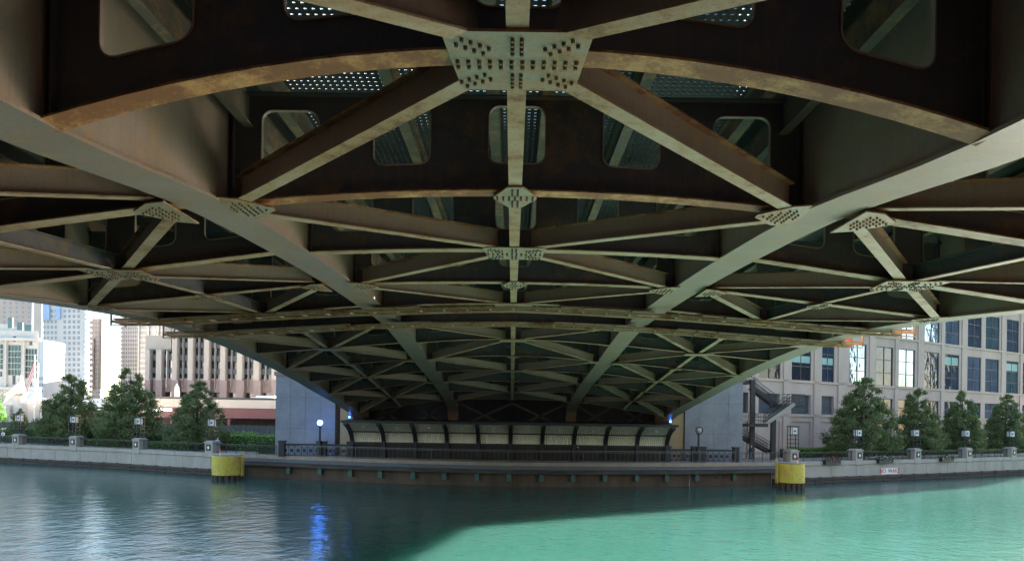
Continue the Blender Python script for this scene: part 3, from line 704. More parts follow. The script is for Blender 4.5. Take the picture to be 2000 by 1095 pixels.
# fenders
def fender(xc, ytop, ybot, wpx, d, label, side):
    c = W(xc, ytop, d); zt = c.z; zb = W(xc, ybot, d).z; r = wpx/2*d/F; rt = thing('yellow_fender', label, 'fender', (c.x, d, 0))
    mb = MB(); mb.tube((c.x,d,zb), (c.x,d,zt), r, r, 40, 0)
    mb.tube((c.x,d,zt-.002),(c.x,d,zt+.03), r*.9, r*.9, 30, 1); mb.build('drum', ['yellow', 'joint'], rt)
    mb = MB()
    for s_ in (0.28, .62): mb.tube((c.x,d,zb+(zt-zb)*s_-.015),(c.x,d,zb+(zt-zb)*s_+.015), r+.012, r+.012, 40, 0)
    for i in range(5):
        a = -.5-math.pi/2+i*.28; mb.box((c.x+(r+.01)*math.cos(a)-.025, d+(r+.01)*math.sin(a)-.02, zb+.3+.2*(i%3)), (c.x+(r+.01)*math.cos(a)+.025, d+(r+.01)*math.sin(a)+.02, zb+.42+.2*(i%3)), 1)
    mb.build('hoops', ['yellow', 'rose'], rt)
    for i in range(15):
        a = 2*math.pi*i/15; mb = MB(); mb.tube((c.x+r*.86*math.cos(a), d+r*.86*math.sin(a), -1.5), (c.x+r*.86*math.cos(a), d+r*.86*math.sin(a), zb+.02), r*.18, r*.16, 7); mb.build('timber_pile', 'pile', rt)
    mb = MB(); lx = c.x+side*(r+.15)
    for yy in (-.45, .0): mb.bar((lx,d+yy,zb-.1),(lx,d+yy,zt+.45),.07,.07,up=Vector((0,1,0)))
    for i in range(7): z = zb+.1+i*(zt-zb+.3)/7; mb.bar((lx,d-.45,z),(lx,d,z),.05,.05)
    mb.build('ladder', 'yellow', rt)
    mb = MB(); q = Vector((c.x-r*.45*side*1, d-.2, zt)); mb.tube(q, q+Vector((0,0,.35)), .06, .06, 8, 1); mb.tube(q+Vector((0,0,.35)), q+Vector((0,0,.62)), .11, .08, 10, 0); mb.build('marker_light', ['red', 'white'], rt)
fender(444.5, 889, 926, 57, 71, 'yellow timber fender drum at the left side of the bridge', 1)
fender(1544.5, 904.5, 941, 52, 69.3, 'yellow timber fender drum at the right side of the bridge', -1)

# planters, sign
def leaves(mb, n, fn, size, mi=0):
    for _ in range(n):
        p = fn(); a = Vector((random.gauss(0,1), random.gauss(0,1), random.gauss(0,.7))).normalized(); b = a.orthogonal().normalized()
        b = (Matrix.Rotation(random.uniform(0, 6.28), 3, a) @ b); c = a.cross(b); s_ = size*random.uniform(.6, 1.3)
        mb.add([p-b*s_*.5, p+c*s_*.28, p+b*s_*.5, p-c*s_*.28], [(0,1,2,3)], mi)
for x, lb in ((1620,'long box of pink flowers hung nearest the right yellow fender'),(1721,'long box of pink flowers hung just above the NO WAKE sign'),(1843,'rightmost long box of pink flowers on the quay edge')):
    p, t, nn = qat(x, -.2); T = Vector((t.x,t.y,0)); rt = thing('flower_box', lb, 'planter', tuple(p), 'flower boxes on the quay edge')
    mb = MB(); mb.bar(p-T*1.15+Vector((0,0,-.12)), p+T*1.15+Vector((0,0,-.12)), .5, .42); mb.build('trough', 'black', rt)
    mb = MB(); leaves(mb, 260, lambda: p+T*random.uniform(-1.2,1.2)-nn*random.uniform(-.3,.35)+Vector((0,0,random.uniform(-.15,.5))), .16); mb.build('foliage', 'leafd', rt)
    mb = MB(); leaves(mb, 90, lambda: p+T*random.uniform(-1.2,1.2)-nn*random.uniform(-.3,.38)+Vector((0,0,random.uniform(-.1,.52))), .14, random.choice((0,1)))
    mb.build('blossoms', ['flower','flowerw'], rt)
p, t, nn = qat(1737, -.12); pz = W(1737, 919, p.y).z; T = Vector((t.x,t.y,0)); p = Vector((W(1737,919,p.y).x, p.y, pz))
rt = thing('no_wake_sign', 'white sign reading NO WAKE in red letters on the right quay wall', 'sign', tuple(p))
mb = MB(); mb.bar(p-T*1.34, p+T*1.34, .05, .66); mb.build('board', 'white', rt)
cu = bpy.data.curves.new('lettering', 'FONT'); cu.body = 'NO  WAKE'; cu.size = .66; cu.align_x = 'CENTER'; cu.align_y = 'CENTER'; cu.extrude = .006; cu.offset = .006
to = bpy.data.objects.new('tmp', cu); COL.objects.link(to)
dg = bpy.context.evaluated_depsgraph_get(); me = bpy.data.meshes.new_from_object(to.evaluated_get(dg)); bpy.data.objects.remove(to)
lo = bpy.data.objects.new('lettering', me); COL.objects.link(lo); me.materials.clear(); me.materials.append(M['signred'])
lo.parent = rt; lo.location = -nn*.035; lo.rotation_euler = (R(90), 0, math.atan2(t.y, t.x))

# ------------------------------------------------------------------ black stairs
def stairs():
    d = 80.0; Z = lambda x, y: (W(x, y, d).x, W(x, y, d).z)
    rt = thing('steel_stairs', 'black steel staircase zigzagging up beside the right granite tower', 'staircase', (Z(1500,870)[0], d, QZ))
    def flight(a, b, y0, y1, nm, mat='black'):
        (xa, za), (xb, zb) = Z(*a), Z(*b); mb = MB()
        for yy in (y0, y1):
            mb.bar((xa,yy,za),(xb,yy,zb),.08,.38,0)
        n = max(4, int(abs(zb-za)/.17))
        for i in range(n): t_ = (i+.5)/n; x = xa+(xb-xa)*t_; z = za+(zb-za)*t_; mb.box((x-.15,y0,z),(x+.15,y1,z+.04),1)
        f_ = mb.build(nm, [mat, 'black'], rt); LOC[f_.name] = LOC[rt.name]; rl = MB()
        for yy in (y0, y1):
            for h in (.35, .65, 1.05): rl.bar((xa,yy,za+h),(xb,yy,zb+h),.04,.05)
            for i in range(n*2+1): t_ = i/(n*2); rl.bar((xa+(xb-xa)*t_,yy,za+(zb-za)*t_),(xa+(xb-xa)*t_,yy,za+(zb-za)*t_+1.05),.025,.025,up=Vector((0,1,0)))
        rl.build('handrail', 'black', f_)
    def landing(a, b, y0, y1):
        (xa, za), (xb, _) = Z(*a), Z(*b); mb = MB(); mb.box((xa,y0,za-.35),(xb,y1,za)); f_ = mb.build('landing', 'black', rt); LOC[f_.name] = LOC[rt.name]
        rl = MB()
        for h in (.35,.65,1.05): rl.box((xa,y0,za+h-.025),(xb,y0+.04,za+h+.025))
        n = int((xb-xa)/.25)
        for i in range(n+1): x = xa+(xb-xa)*i/max(1,n); rl.box((x-.014,y0,za),(x+.014,y0+.03,za+1.05))
        rl.build('handrail', 'black', f_)
    landing((1448,742),(1473,742), 80, 83); flight((1474,757),(1515,788), 80.2, 81.8, 'stair_flight')
    landing((1514,789),(1557,789), 78, 81.8); flight((1538,789),(1488,824), 78, 79.6, 'stair_flight', 'conc')
    landing((1450,826),(1488,826), 78, 82); flight((1452,852),(1510,884), 80.2, 81.8, 'stair_flight')
    for x, y0, y1 in ((1469,742,885),(1510,812,885)):
        mb = MB(); xx = Z(x, 800)[0]; mb.box((xx-.24,79.7,QZ-.05),(xx+.24,80.15,W(x,y0,d).z)); mb.build('column', 'black', rt)
stairs()

# ------------------------------------------------------------------ right building
def right_building():
    A = Vector((W(1546, 820, 88).x, 88, 0)); B = Vector((W(1964, 820, 117).x, 117, 0)); U = (B-A).normalized(); N = Vector((U.y, -U.x, 0)); UZ = Vector((0,0,1))
    def uz(x, y):
        r = ray(x, y); o = Vector((0,0,EYE)); t = (A-o).dot(N)/r.dot(N); p = o+r*t; return (p-A).dot(U), p.z
    rt = thing('stone_office_building', 'pinkish stone building with tall gridded windows behind the right trees', 'building', tuple(A+UZ*QZ))
    O = A
    def pb(mb, u0, u1, z0, z1, n0, n1, mi=0):
        vs = [O+U*u+N*n+UZ*z for z in (z0, z1) for (u, n) in ((u0,n0),(u0,n1),(u1,n1),(u1,n0))]
        mb.add(vs, [(0,1,2,3),(7,6,5,4),(0,4,5,1),(1,5,6,2),(2,6,7,3),(3,7,4,0)], mi)
    bays = [(1440,1462),(1482,1524),(1546,1584),(1605,1629),(1659,1692),(1711,1744),(1755,1787),(1805,1834),(1845,1873),(1889,1916),(1924,1951),(1965,1989),(1997,2018)]
    ub = [(uz(a, 750)[0], uz(b, 750)[0]) for a, b in bays]
    # continue off frame
    last = ub[-1][1]
    for i in range(6): ub.append((last+1.9+i*5.2, last+1.9+i*5.2+3.4))
    uA, uB = ub[0][0]-3, ub[-1][1]+3; H = 30.0
    mb = MB(); pb(mb, uA, uB, QZ-.1, H, -30, -.9); mb.build('core', 'bstone', rt)
    rows = [(7.2, 9.5), (11.2, 16.35), (17.75, 22.9), (24.3, 29.4)]
    rj = random.Random(4)
    spans = [(2.1, 3.0 if False else 2.4)] 
    # spandrels
    sp = MB(); zs = [QZ-.1]
    bands = [(6.3, 7.2), (9.5, 11.2), (16.35, 17.75), (22.9, 24.3), (29.4, H)]
    for a, b in bands: pb(sp, uA, uB, a, b, -.9, 0)
    for z in (6.9, 10.95, 17.5, 24.05): pb(sp, uA, uB, z, z+.28, 0.002, .16)
    sp.build('spandrels', 'bstone', rt)
    edges = [uA] + [v for ab in ub for v in ab] + [uB]
    for i in range(0, len(edges), 2):
        e0, e1 = edges[i], edges[i+1]; mb = MB(); pb(mb, e0, e1, QZ-.1, H, -.88, .004)
        if e1-e0 > 1.3:
            c = (e0+e1)/2; hw_ = (e1-e0)*.28; pb(mb, c-hw_, c+hw_, QZ-.1, H, .006, .16)
        mb.build('pilaster', 'bstone', rt)
    for bi, (u0, u1) in enumerate(ub):
        off_frame = bi > 12
        for ri, (z0, z1) in enumerate(rows):
            if ri == 0 and bi < 4:      # louvres
                mb = MB(); n = 14; pb(mb, u0, u1, z0, z1, -.6, -.5)
                for i in range(n): z = z0+(z1-z0)*i/n; pb(mb, u0, u1, z, z+.07, -.5, -.3)
                mb.build('louvre', 'louver', rt); continue
            gm = rj.choice(['glassb','glassb','glassm','glassg','glassm'])
            if ri == 1: gm = {4:'glassb', 5:'glassm', 6:'glassb', 7:'glassm', 8:'glassm', 9:'glassb', 10:'glassb', 11:'glassg', 1:'glassd', 2:'glassd', 3:'glassm'}.get(bi, gm)
            mb = MB(); pb(mb, u0, u1, z0, z1, -.3, -.16)
            wn_ = mb.build('window', gm, rt); LOC[wn_.name] = LOC[rt.name]
            if off_frame: continue
            fm = MB(); rowsn = 3 if ri else 2
            for i in range(1, rowsn): z = z0+(z1-z0)*i/rowsn; pb(fm, u0, u1, z-.04, z+.04, -.158, -.11)
            um = (u0+u1)/2; pb(fm, um-.04, um+.04, z0, z1, -.159, -.10)
            pb(fm, u0, u0+.08, z0, z1, -.159, -.09); pb(fm, u1-.08, u1, z0, z1, -.159, -.09); pb(fm, u0+.08, u1-.08, z0, z0+.08, -.159, -.091); pb(fm, u0+.08, u1-.08, z1-.08, z1, -.159, -.091)
            fm.build('window_frame', 'bronze', wn_)
            if ri == 1 and bi in (1, 2, 3, 8, 11):
                b_ = MB(); zz = z0+(z1-z0)*(.42 if bi < 4 else .70); pb(b_, u0+.09, u1-.09, zz, zz+(z1-z0)*(.16 if bi < 4 else .22), -.1595, -.145); b_.build('blind', 'blind', wn_)
        # ground floor
        mb = MB()
        if bi < 5: pb(mb, u0, u1, QZ-.1, 6.3, -.7, -.15); mb.build('stone_panel', 'bstone', rt)
        else: pb(mb, u0, u1, QZ-.1, 6.3, -.85, -.7); mb.build('shopfront', 'gold' if bi in (8,) else 'glassd', rt)
right_building()

# ------------------------------------------------------------------ far buildings on the left
def fbox(mb, x0, y0, x1, y1, d, dep, mi=0):    # pixel rectangle to a box standing at depth d (front) .. d+dep
    a = W(x0, y1, d); b = W(x1, y0, d); mb.box((a.x, d, a.z), (b.x, d+dep, b.z), mi)
def fblock(mb, x0, y0, x1, y1, d, dep, mi=0):  # building body whose flanks run off obliquely along the street
    a = W(x0, y1, d); b = W(x1, y0, d); s_ = (b.x/d)*dep*(1.04 if b.x < 0 else .96)
    mb.prism([(a.x, d), (b.x, d), (b.x+s_, d+dep), (a.x+s_, d+dep)], a.z, b.z, mi)
def fwin(rt, rects, d, mats, name='window', cap=100, depth=.5):
    rs = sorted(rects, key=lambda r: -(r[2]-r[0])*(r[3]-r[1])); rest = [MB() for _ in mats]; used = False
    for i, r in enumerate(rs):
        mi = r[4] if len(r) > 4 else 0
        if i < cap-1:
            mb = MB(); fbox(mb, *r[:4], d-.06, depth); mb.build(name, mats[mi], rt)
        else:
            if not used: rest = MB(); used = True
            fbox(rest, *r[:4], d-.06, depth, mi)
    if used: tag(rest.build(name, mats, rt), kind='stuff')
def ground_loc(x, d): return (W(x, 800, d).x, d, QZ)
# striped office block
D = 280; rt = thing('striped_office_block', 'stone office block with tall dark window strips behind the elevated road', 'building', ground_loc(430, D))
mb = MB(); fblock(mb, 334, 560, 640, 878, D+3, 60); fblock(mb, 286, 682, 334, 878, D+3, 60); mb.build('core', 'glassd', rt)
cols = [(286,292),(304,315),(335,347),(366,378),(397.5,409.5),(429.5,441.5),(462,475),(494.5,508),(530,543),(562,576),(596,610)]
for i, (a, b) in enumerate(cols):
    top = 560 if i >= 2 else 682
    if i == 0: a = 283
    mb = MB(); fbox(mb, a, top, b, 742, D, 2.9); mb.build('pilaster', 'office_stone', rt)
    mb = MB(); fbox(mb, a-1, 742, b+1, 800, D-.4, 3.3); mb.build('pilaster_base', 'rose', rt)
for i in range(1, len(cols)-1):
    m_ = (cols[i][1]+cols[i+1][0])/2; mb = MB(); fbox(mb, m_-1.3, 560 if i > 1 else 684, m_+1.3, 757, D+1, 1.9); mb.build('mullion', 'tower_white', rt)
mb = MB()
for y in range(572, 742, 25): fbox(mb, 335 if y < 690 else 287, y, 640, y+6, D+2.4, .5)
mb.build('spandrels', 'joint', rt)
mb = MB(); fbox(mb, 286, 742, 640, 764, D+2, 2); fbox(mb, 286, 781, 640, 800, D+2, 2); mb.build('base_wall', 'rose', rt)
mb = MB(); fbox(mb, 284, 655, 335, 683, D+6, 20); fbox(mb, 318, 560, 336, 684, D+4, 20); mb.build('upper_core', 'office_stone', rt)
# grid tower
D = 400; rt = thing('grid_tower', 'pale tower with a fine white window grid left of the striped office', 'building', ground_loc(255, D))
mb = MB(); fblock(mb, 235, 560, 285, 878, D, 40); mb.build('wall', 'tower_white', rt)
fwin(rt, [(236+4.6*i, 566+8*j, 239.2+4.6*i, 571.5+8*j) for i in range(8) for j in range(36)], D, ['glass_haze'])
D = 370; rt = thing('balcony_tower', 'tan tower with blue-grey balcony bands beside the striped office', 'building', ground_loc(300, D))
mb = MB(); fblock(mb, 270, 560, 345, 878, D, 40); mb.build('wall', 'tower_tan', rt)
fwin(rt, [(271.5+19*i, 566+10*j, 287+19*i, 572+10*j) for i in range(3) for j in range(20)], D, ['glass_haze'])
mb = MB()
for i in range(5): fbox(mb, 269+19*i, 560, 271+19*i, 800, D-1.2, 1.1)
mb.build('fins', 'tower_white', rt)
# white/blue tower
D = 330; rt = thing('white_residential_tower', 'tall white apartment tower with blue corner strips above the left trees', 'building', ground_loc(130, D))
mb = MB(); fblock(mb, 82, 540, 172, 878, D, 30); mb.build('wall', 'tower_white', rt)
rects = [(84+7.5*i, 604+10.5*j, 88.5+7.5*i, 610+10.5*j) for i in range(4) for j in range(16)] + [(124+9*i, 604+10.5*j, 129+9*i, 610+10.5*j) for i in range(4) for j in range(16)]
fwin(rt, rects, D, ['glass_haze'])
mb = MB(); fbox(mb, 160, 560, 168, 790, D-1.5, 1.4); fbox(mb, 83, 560, 97, 625, D-.8, .7); fbox(mb, 108,560,118,622,D-.8,.7); mb.build('blue_panels', 'tower_blue', rt)
for j in range(18): mb = MB(); fbox(mb, 158, 600+10.5*j, 172, 603+10.5*j, D-3, 2.9); mb.build('balcony', 'tower_white', rt)
mb = MB(); fblock(mb, 66, 540, 82, 700, D, 30); mb.build('brick_wing', 'tower_tan', rt)
D = 390; rt = thing('slim_brick_tower', 'slim reddish brick tower right of the white apartment tower', 'building', ground_loc(185, D))
mb = MB(); fblock(mb, 173, 622, 197, 878, D, 25); mb.build('wall', 'tower_brown', rt)
fwin(rt, [(175+5.5*i, 628+9*j, 178.5+5.5*i, 633+9*j) for i in range(4) for j in range(17)], D, ['glass_haze'])
mb = MB(); fbox(mb, 181, 660, 184, 760, D-1, .9); fbox(mb, 192, 622, 197, 760, D-1, .9); mb.build('steel_strips', 'rose', rt)  # red muted to rose, distance haze put into the strip colour
D = 420; rt = thing('brown_tower', 'brown tower with small square windows at the top left corner', 'building', ground_loc(30, D))
mb = MB(); fblock(mb, -60, 500, 64, 878, D, 40); mb.build('wall', 'tower_brown', rt)
fwin(rt, [(-54+12*i, 571+9*j, -49+12*i, 576+9*j) for i in range(10) for j in range(8)], D, ['glass_haze'])
# blown-out mid block
D = 300; rt = thing('white_mid_block', 'bright white mid-rise block between two left towers', 'building', ground_loc(100, D))
mb = MB(); fbox(mb, 74, 664, 86, 878, D, 14); mb.build('wall', 'snow', rt)
fwin(rt, [(76+5*i, 736+12*j, 79+5*i, 742+12*j) for i in range(2) for j in range(3)], D, ['glass_haze'])
# left postmodern building
D = 190; rt = thing('white_curved_building', 'white stone building with tall green-glass bays and a stepped glazed top at the left edge', 'building', ground_loc(30, D))
def zf_(x): return 617 + max(0, x)*.36
mb = MB(); fblock(mb, -90, 646, 76, 878, D, 40)
for i in range(9):
    x0 = -90+i*18; t_ = 646-(8-i)*4.4; fblock(mb, x0, t_, x0+18, 648, D+1.5, 30)
mb.build('wall', 'tower_white', rt)
fwin(rt, [(-16,672,6,720,0),(16,674,41,732,0),(49,681,72,738,0),(15,620,24,640,0),(33,629,44,644,0),(48,634,62,646,0),(25,656,31,667,1),(57,663,63,674,1),(24,733,30,750,1),(57,738,62,753,1),(0,725,4,735,1)], D, ['glassg', 'glassm'])
mb = MB()
for (x0, y0, x1, y1) in ((-16,672,6,720),(16,674,41,732),(49,681,72,738)):
    for k in range(1, 5): fbox(mb, x0, y0+(y1-y0)*k/5-.4, x1, y0+(y1-y0)*k/5+.4, D-.3, .2)
    for k in range(1, 4): fbox(mb, x0+(x1-x0)*k/4-.35, y0, x0+(x1-x0)*k/4+.35, y1, D-.32, .2)
mb.build('window_bars', 'tower_white', rt)
mb = MB(); fbox(mb, -90, 660, 76, 663, D-1.2, 1.1); fbox(mb, -90, 756, 76, 759, D-1.2, 1.1); fbox(mb, 8, 660, 12, 780, D-.8, .7); fbox(mb, 44, 666, 47, 780, D-.8, .7); mb.build('string_course', 'tower_white', rt)
# ramp
D = 150; rt = thing('white_ramp', 'bright white plaza stair and ramp wall behind the left hedge', 'ramp', ground_loc(70, D))
mb = MB(); P4 = [W(8,826,D), W(80,762,D+6.5), W(81,826,D+6.5)]
mb.add([(p.x, p.y, p.z) for p in P4]+[(p.x-4, p.y+3, p.z) for p in P4], [(2,1,0),(3,4,5),(0,1,4,3),(1,2,5,4),(2,0,3,5)])
fblock(mb, 80.2, 775, 81.9, 838, D-.2, 12); fblock(mb, 82, 778, 205, 796, D, 10); fbox(mb, 190, 796, 300, 800, D, 8); fbox(mb, -40, 790, 12, 838, D, 9); mb.build('ramp_wall', 'snow', rt)
mb = MB(); fblock(mb, 82, 796, 205, 878, D+2, 10); fbox(mb, 81, 782, 96, 812, D-.4, .3); mb.build('dark_opening', 'darkwall', rt)
mb = MB(); a = W(-5,790,D-1); b = W(38,756,D-1)
for h in (0, .5, 1.1): mb.bar((a.x,D-1,a.z+h),(b.x,D-1,b.z+h),.15,.12)
for i in range(14): t_ = i/13; q = a.lerp(b, t_); mb.bar((q.x,D-1,q.z-.6),(q.x,D-1,q.z+1.1),.1,.1,up=Vector((0,1,0)))
mb.build('stair_rail', 'office_stone', rt)
rt = thing('white_statue', 'pale stone monument column on the plaza by the left stairs', 'monument', ground_loc(39, 152))
mb = MB(); c = W(39, 800, 152); r_ = .7
for y0, y1, ra, rb in ((815,770,1.3,1.15),(770,765,1.5,1.5),(765,748,.95,.7),(748,739,.7,.45)): mb.tube((c.x,152,W(39,y0,152).z),(c.x,152,W(39,y1,152).z), ra, rb, 12)
mb.sphere((c.x,152,W(39,737.5,152).z), .5, 0, 10); mb.build('column', 'tower_white', rt, smooth=True)
# flag
rt = thing('flagpole', 'flagpole with a drooping red and white flag at the left', 'flagpole', ground_loc(66, 146))
c = W(67, 790, 146); mb = MB(); mb.tube((c.x,146,QZ),(c.x,146,W(67,692,146).z), .12, .07, 8); mb.build('pole', 'white', rt)
mb = MB(); n = 8
for i in range(n):
    for j in range(6):
        x0 = c.x-.1-i*.2; z0 = W(67,697,146).z-j*.45-i*.75
        mb.add([(x0,146+.15*math.sin(i),z0),(x0-.2,146+.15*math.sin(i+1),z0-.75),(x0-.2,146+.15*math.sin(i+1),z0-1.2),(x0,146+.15*math.sin(i),z0-.45)], [(0,1,2,3)], 0 if j % 2 else 1)
mb.build('flag', ['whitecloth', 'signred'], rt)
# elevated road
D = 235; rt = thing('elevated_road', 'elevated road on a maroon girder behind the left hedge', 'bridge', ground_loc(420, D))
mb = MB(); fbox(mb, 296, 783.5, 700, 794, D, 22); mb.build('parapet', 'office_stone', rt)
mb = MB(); fbox(mb, 300, 794, 700, 812, D+.5, 2); fbox(mb, 300, 813, 700, 814, D, .4); mb.build('girder', 'maroon', rt)
for x in (332, 444, 552): mb = MB(); fbox(mb, x, 812, x+5, 850, D+1, 1.5); mb.build('pillar', 'maroon', rt)
mb = MB(); fbox(mb, 200, 812, 700, 870, D+12, 1); mb.build('back_wall', 'darkwall', rt)
mb = MB()
for i in range(60): x = 300+i*6.6; fbox(mb, x, 779.6, x+.5, 783.6, D+.3, .1)
fbox(mb, 296, 779.3, 700, 779.9, D+.28, .14); mb.build('handrail', 'black', rt)
rt = thing('plank_fence', 'weathered grey plank fence between the bright green hedge and the elevated road', 'fence', ground_loc(430, 98))
mb = MB(); a, b = W(-120, 832, 98), W(560, 831, 98); x = a.x
while x < b.x: mb.box((x, 98, QZ-.1), (x+.38, 98.06, b.z+.03*math.sin(x*7))); x += .4
mb.build('planks', 'fencegrey', rt); mb = MB(); mb.box((a.x, 98.061, b.z-.5), (b.x, 98.14, b.z-.38)); mb.build('rail', 'fencegrey', rt)
# truck on it
rt = thing('white_truck', 'long white box truck driving on the elevated road', 'truck', ground_loc(512, D+6))
a, b = W(490, 785, D+6), W(535, 772.5, D+6)
mb = MB(); mb.box((a.x+1.6, D+6, a.z-.3), (b.x, D+8.4, b.z)); mb.build('cargo_box', 'white', rt, bevel=.08)
mb = MB(); mb.prism([(a.x,D+6.1),(a.x+1.55,D+6.1),(a.x+1.55,D+8.3),(a.x,D+8.3)], a.z-.6, b.z-.5); cb = mb.build('cab', 'white', rt, bevel=.15); LOC[cb.name] = LOC[rt.name]
mb = MB(); mb.box((a.x+.2, D+6.05, a.z+.5), (a.x+1.1, D+6.09, b.z-.7)); mb.build('side_window', 'glassd', cb)
for xx in (a.x+.9, b.x-1.8, b.x-.8): mb = MB(); mb.tube((xx,D+6,a.z-.75),(xx,D+6.3,a.z-.75), .5, .5, 16); mb.build('wheel', 'black', rt)
for x, y0, lb in ((345,748,'pale slim pylon in front of the office block base'),):
    rt = thing('pylon', lb, 'pylon', ground_loc(x, D+10)); mb = MB(); c = W(x, 800, D+10)
    mb.tube((c.x,D+10,W(x,786,D+10).z),(c.x,D+10,W(x,y0+8,D+10).z), .95, .75, 10); mb.tube((c.x,D+10,W(x,y0+8,D+10).z),(c.x,D+10,W(x,y0,D+10).z), .75, .1, 10); mb.build('shaft', 'tower_white', rt)

# unseen towers added to shade the river, darken the sky and feed window reflections
for i, (x0, x1, y0, y1, h) in enumerate(((-110,-50,-90,-55,110), (-35,35,-130,-95,80), (55,95,-110,-60,90), (115,160,-150,-100,150), (16,37,125,175,150), (190,225,74,96,85), (205,240,122,160,110))):
    rt = thing('unseen_tower', ('unseen grey tower added on the near bank behind the camera, %s from the left' % ORD[i]) if i < 4 else ('tall grey tower added to shade the left water, hidden behind the bridge and its right granite tower', 'unseen dark tower added for window reflections, first beyond the right edge of the picture', 'unseen dark tower added for window reflections, farther and taller than its right-hand neighbour')[i-4], 'building', ((x0+x1)/2, (y0+y1)/2, 4.6))
    mb = MB(); mb.box((x0,y0,2.2),(x1,y1,h)); mb.build('wall', 'louver', rt)
    mb = MB()
    z = 10
    while z < h-4: mb.box((x0+1,y1,z),(x1-1,y1+.1,z+3.1)); z += 4
    mb.build('unseen_window_bands', 'glassd', rt)

# ------------------------------------------------------------------ trees and hedges
def tree_mesh(seed, nclump):
    rd = random.Random(seed); lf = MB(); tk = MB()
    tk.tube((0,0,0),(0.02,0,.25),.032,.02,8); tk.tube((.02,0,.25),(0,.02,.6),.02,.011,8); tk.tube((0,.02,.6),(0,0,.92),.011,.003,6)
    for i in range(nclump):
        h = .10+.88*(i+rd.random())/nclump; h = .10+.88*(1-math.sqrt(1-(h-.10)/.88*.97)) if rd.random() < .75 else h
        env = .46*min(1, (h-.04)/.13)*(1-h)**.62/(.84)
        a = rd.uniform(0, 6.283); rr = env*math.sqrt(rd.uniform(.12, 1))*(rd.uniform(.78, 1.13))
        c = Vector((rr*math.cos(a), rr*math.sin(a), h)); cr = .035+.045*(1-h)*rd.uniform(.6,1.4)
        if rr > .1 and i % 2 == 0: tk.tube((0,0,max(.12,h-.12)), c, .007, .002, 5)
        for _ in range(150):
            q = Vector((rd.gauss(0,1), rd.gauss(0,1), rd.gauss(0,.7))); q = c+q*cr*.55
            n_ = Vector((rd.gauss(0,1), rd.gauss(0,1), rd.gauss(.5,.8))).normalized(); b_ = n_.orthogonal().normalized(); b_ = Matrix.Rotation(rd.uniform(0,6.28),3,n_) @ b_; c_ = n_.cross(b_); s_ = .0195*rd.uniform(.6,1.3)
            lf.add([q-b_*s_*.6, q+c_*s_*.4, q+b_*s_*.6, q-c_*s_*.4], [(0,1,2,3)])
    return lf, tk
TM = []
for sd_i in range(3):
    lf, tk = tree_mesh(sd_i+11, 200)
    o1 = lf.build('crown', 'leaf1'); o2 = tk.build('trunk', 'bark'); TM.append((o1.data, o2.data)); bpy.data.objects.remove(o1); bpy.data.objects.remove(o2)
def tree(x, ytop, ybase, wpx, back, label, vi, g_='trees along the promenade', rot=0):
    p, t, nn = qat(x, back); d = p.y; top = W(x, ytop, d); h = top.z-QZ; w_ = wpx*d/F
    o = thing('promenade_tree', label, 'tree', (top.x, d, QZ), g_); o.rotation_euler.z = rot
    for nm, me in (('crown', TM[vi][0]), ('trunk', TM[vi][1])):
        c = bpy.data.objects.new(nm, me); COL.objects.link(c); c.parent = o; c.scale = (w_/.9, w_/.9, h) if nm == 'crown' else (h, h, h)
for a in [(140,729,868,122,5.5,'broad pyramidal tree second from the left, before the white tower',0), (254,719,870,128,5.5,'tallest left tree, between the pale towers and the striped office',1), (388,743,872,112,5.5,'pyramidal tree nearest the left granite tower',2), (38,797,866,46,7,'small dark tree at the far left',1),
          (1687,736,880,132,5,'largest right tree, nearest the steel stairs',2), (1793,757,880,100,5,'second tree from the stairs on the right bank',0), (1880,762,880,90,5,'third tree from the stairs on the right bank',1), (1966,769,880,84,5,'rightmost tree at the edge of the picture',2)]:
    tree(*a, rot=random.uniform(0, 6))
def hedge(x0, x1, back0, back1, y0, label, mat, name='hedge'):
    l0 = qat(x0, back0)[0]; l1 = qat(x1, back0)[0]; m0 = qat(x0, back1)[0]; m1 = qat(x1, back1)[0]
    h = W((x0+x1)/2, y0, (l0.y+l1.y)/2).z-QZ
    rt = thing(name, label, 'hedge', tuple(l0)); mb = MB()
    L = (l1-l0).length; n = int(L*170)
    def fn():
        u = random.random(); q = l0.lerp(l1, u).lerp(m0.lerp(m1, u), random.random()**2); z = h*(1+.10*math.sin(u*L*1.1)+.05*math.sin(u*L*3.1))*(random.random()**.55)
        return Vector((q.x, q.y, QZ+z))
    leaves(mb, n, fn, .2); mb.build('foliage', mat, rt)
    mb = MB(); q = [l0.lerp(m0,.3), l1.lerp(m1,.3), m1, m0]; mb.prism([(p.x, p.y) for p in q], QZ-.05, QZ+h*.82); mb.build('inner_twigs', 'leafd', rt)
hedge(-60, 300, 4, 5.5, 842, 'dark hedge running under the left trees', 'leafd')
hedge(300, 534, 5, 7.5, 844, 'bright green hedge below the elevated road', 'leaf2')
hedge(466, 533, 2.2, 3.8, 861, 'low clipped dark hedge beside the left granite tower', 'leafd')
hedge(120, 330, 3.2, 3.9, 862, 'low sunlit green shrubs behind the left railing', 'leaf2')
hedge(1640, 2100, 6.5, 8, 872, 'low green shrubs behind the right railing', 'leaf2')
def far_tree(x, y0, y1, wpx, d, label):
    a = W(x, y0, d); o = thing('plaza_tree', label, 'tree', (a.x, d, QZ)); h = a.z-QZ; w_ = wpx*d/F
    for nm, me in (('crown', TM[0][0]), ('trunk', TM[0][1])):
        c = bpy.data.objects.new(nm, me.copy() if nm == 'crown' else me); COL.objects.link(c); c.parent = o; c.scale = (w_/.9, w_/.9, h) if nm == 'crown' else (h, h, h)
        if nm == 'crown': c.data.materials.clear(); c.data.materials.append(M['leaf2'])
far_tree(-14, 748, 800, 44, 140, 'bright green tree at the left edge before the white building')

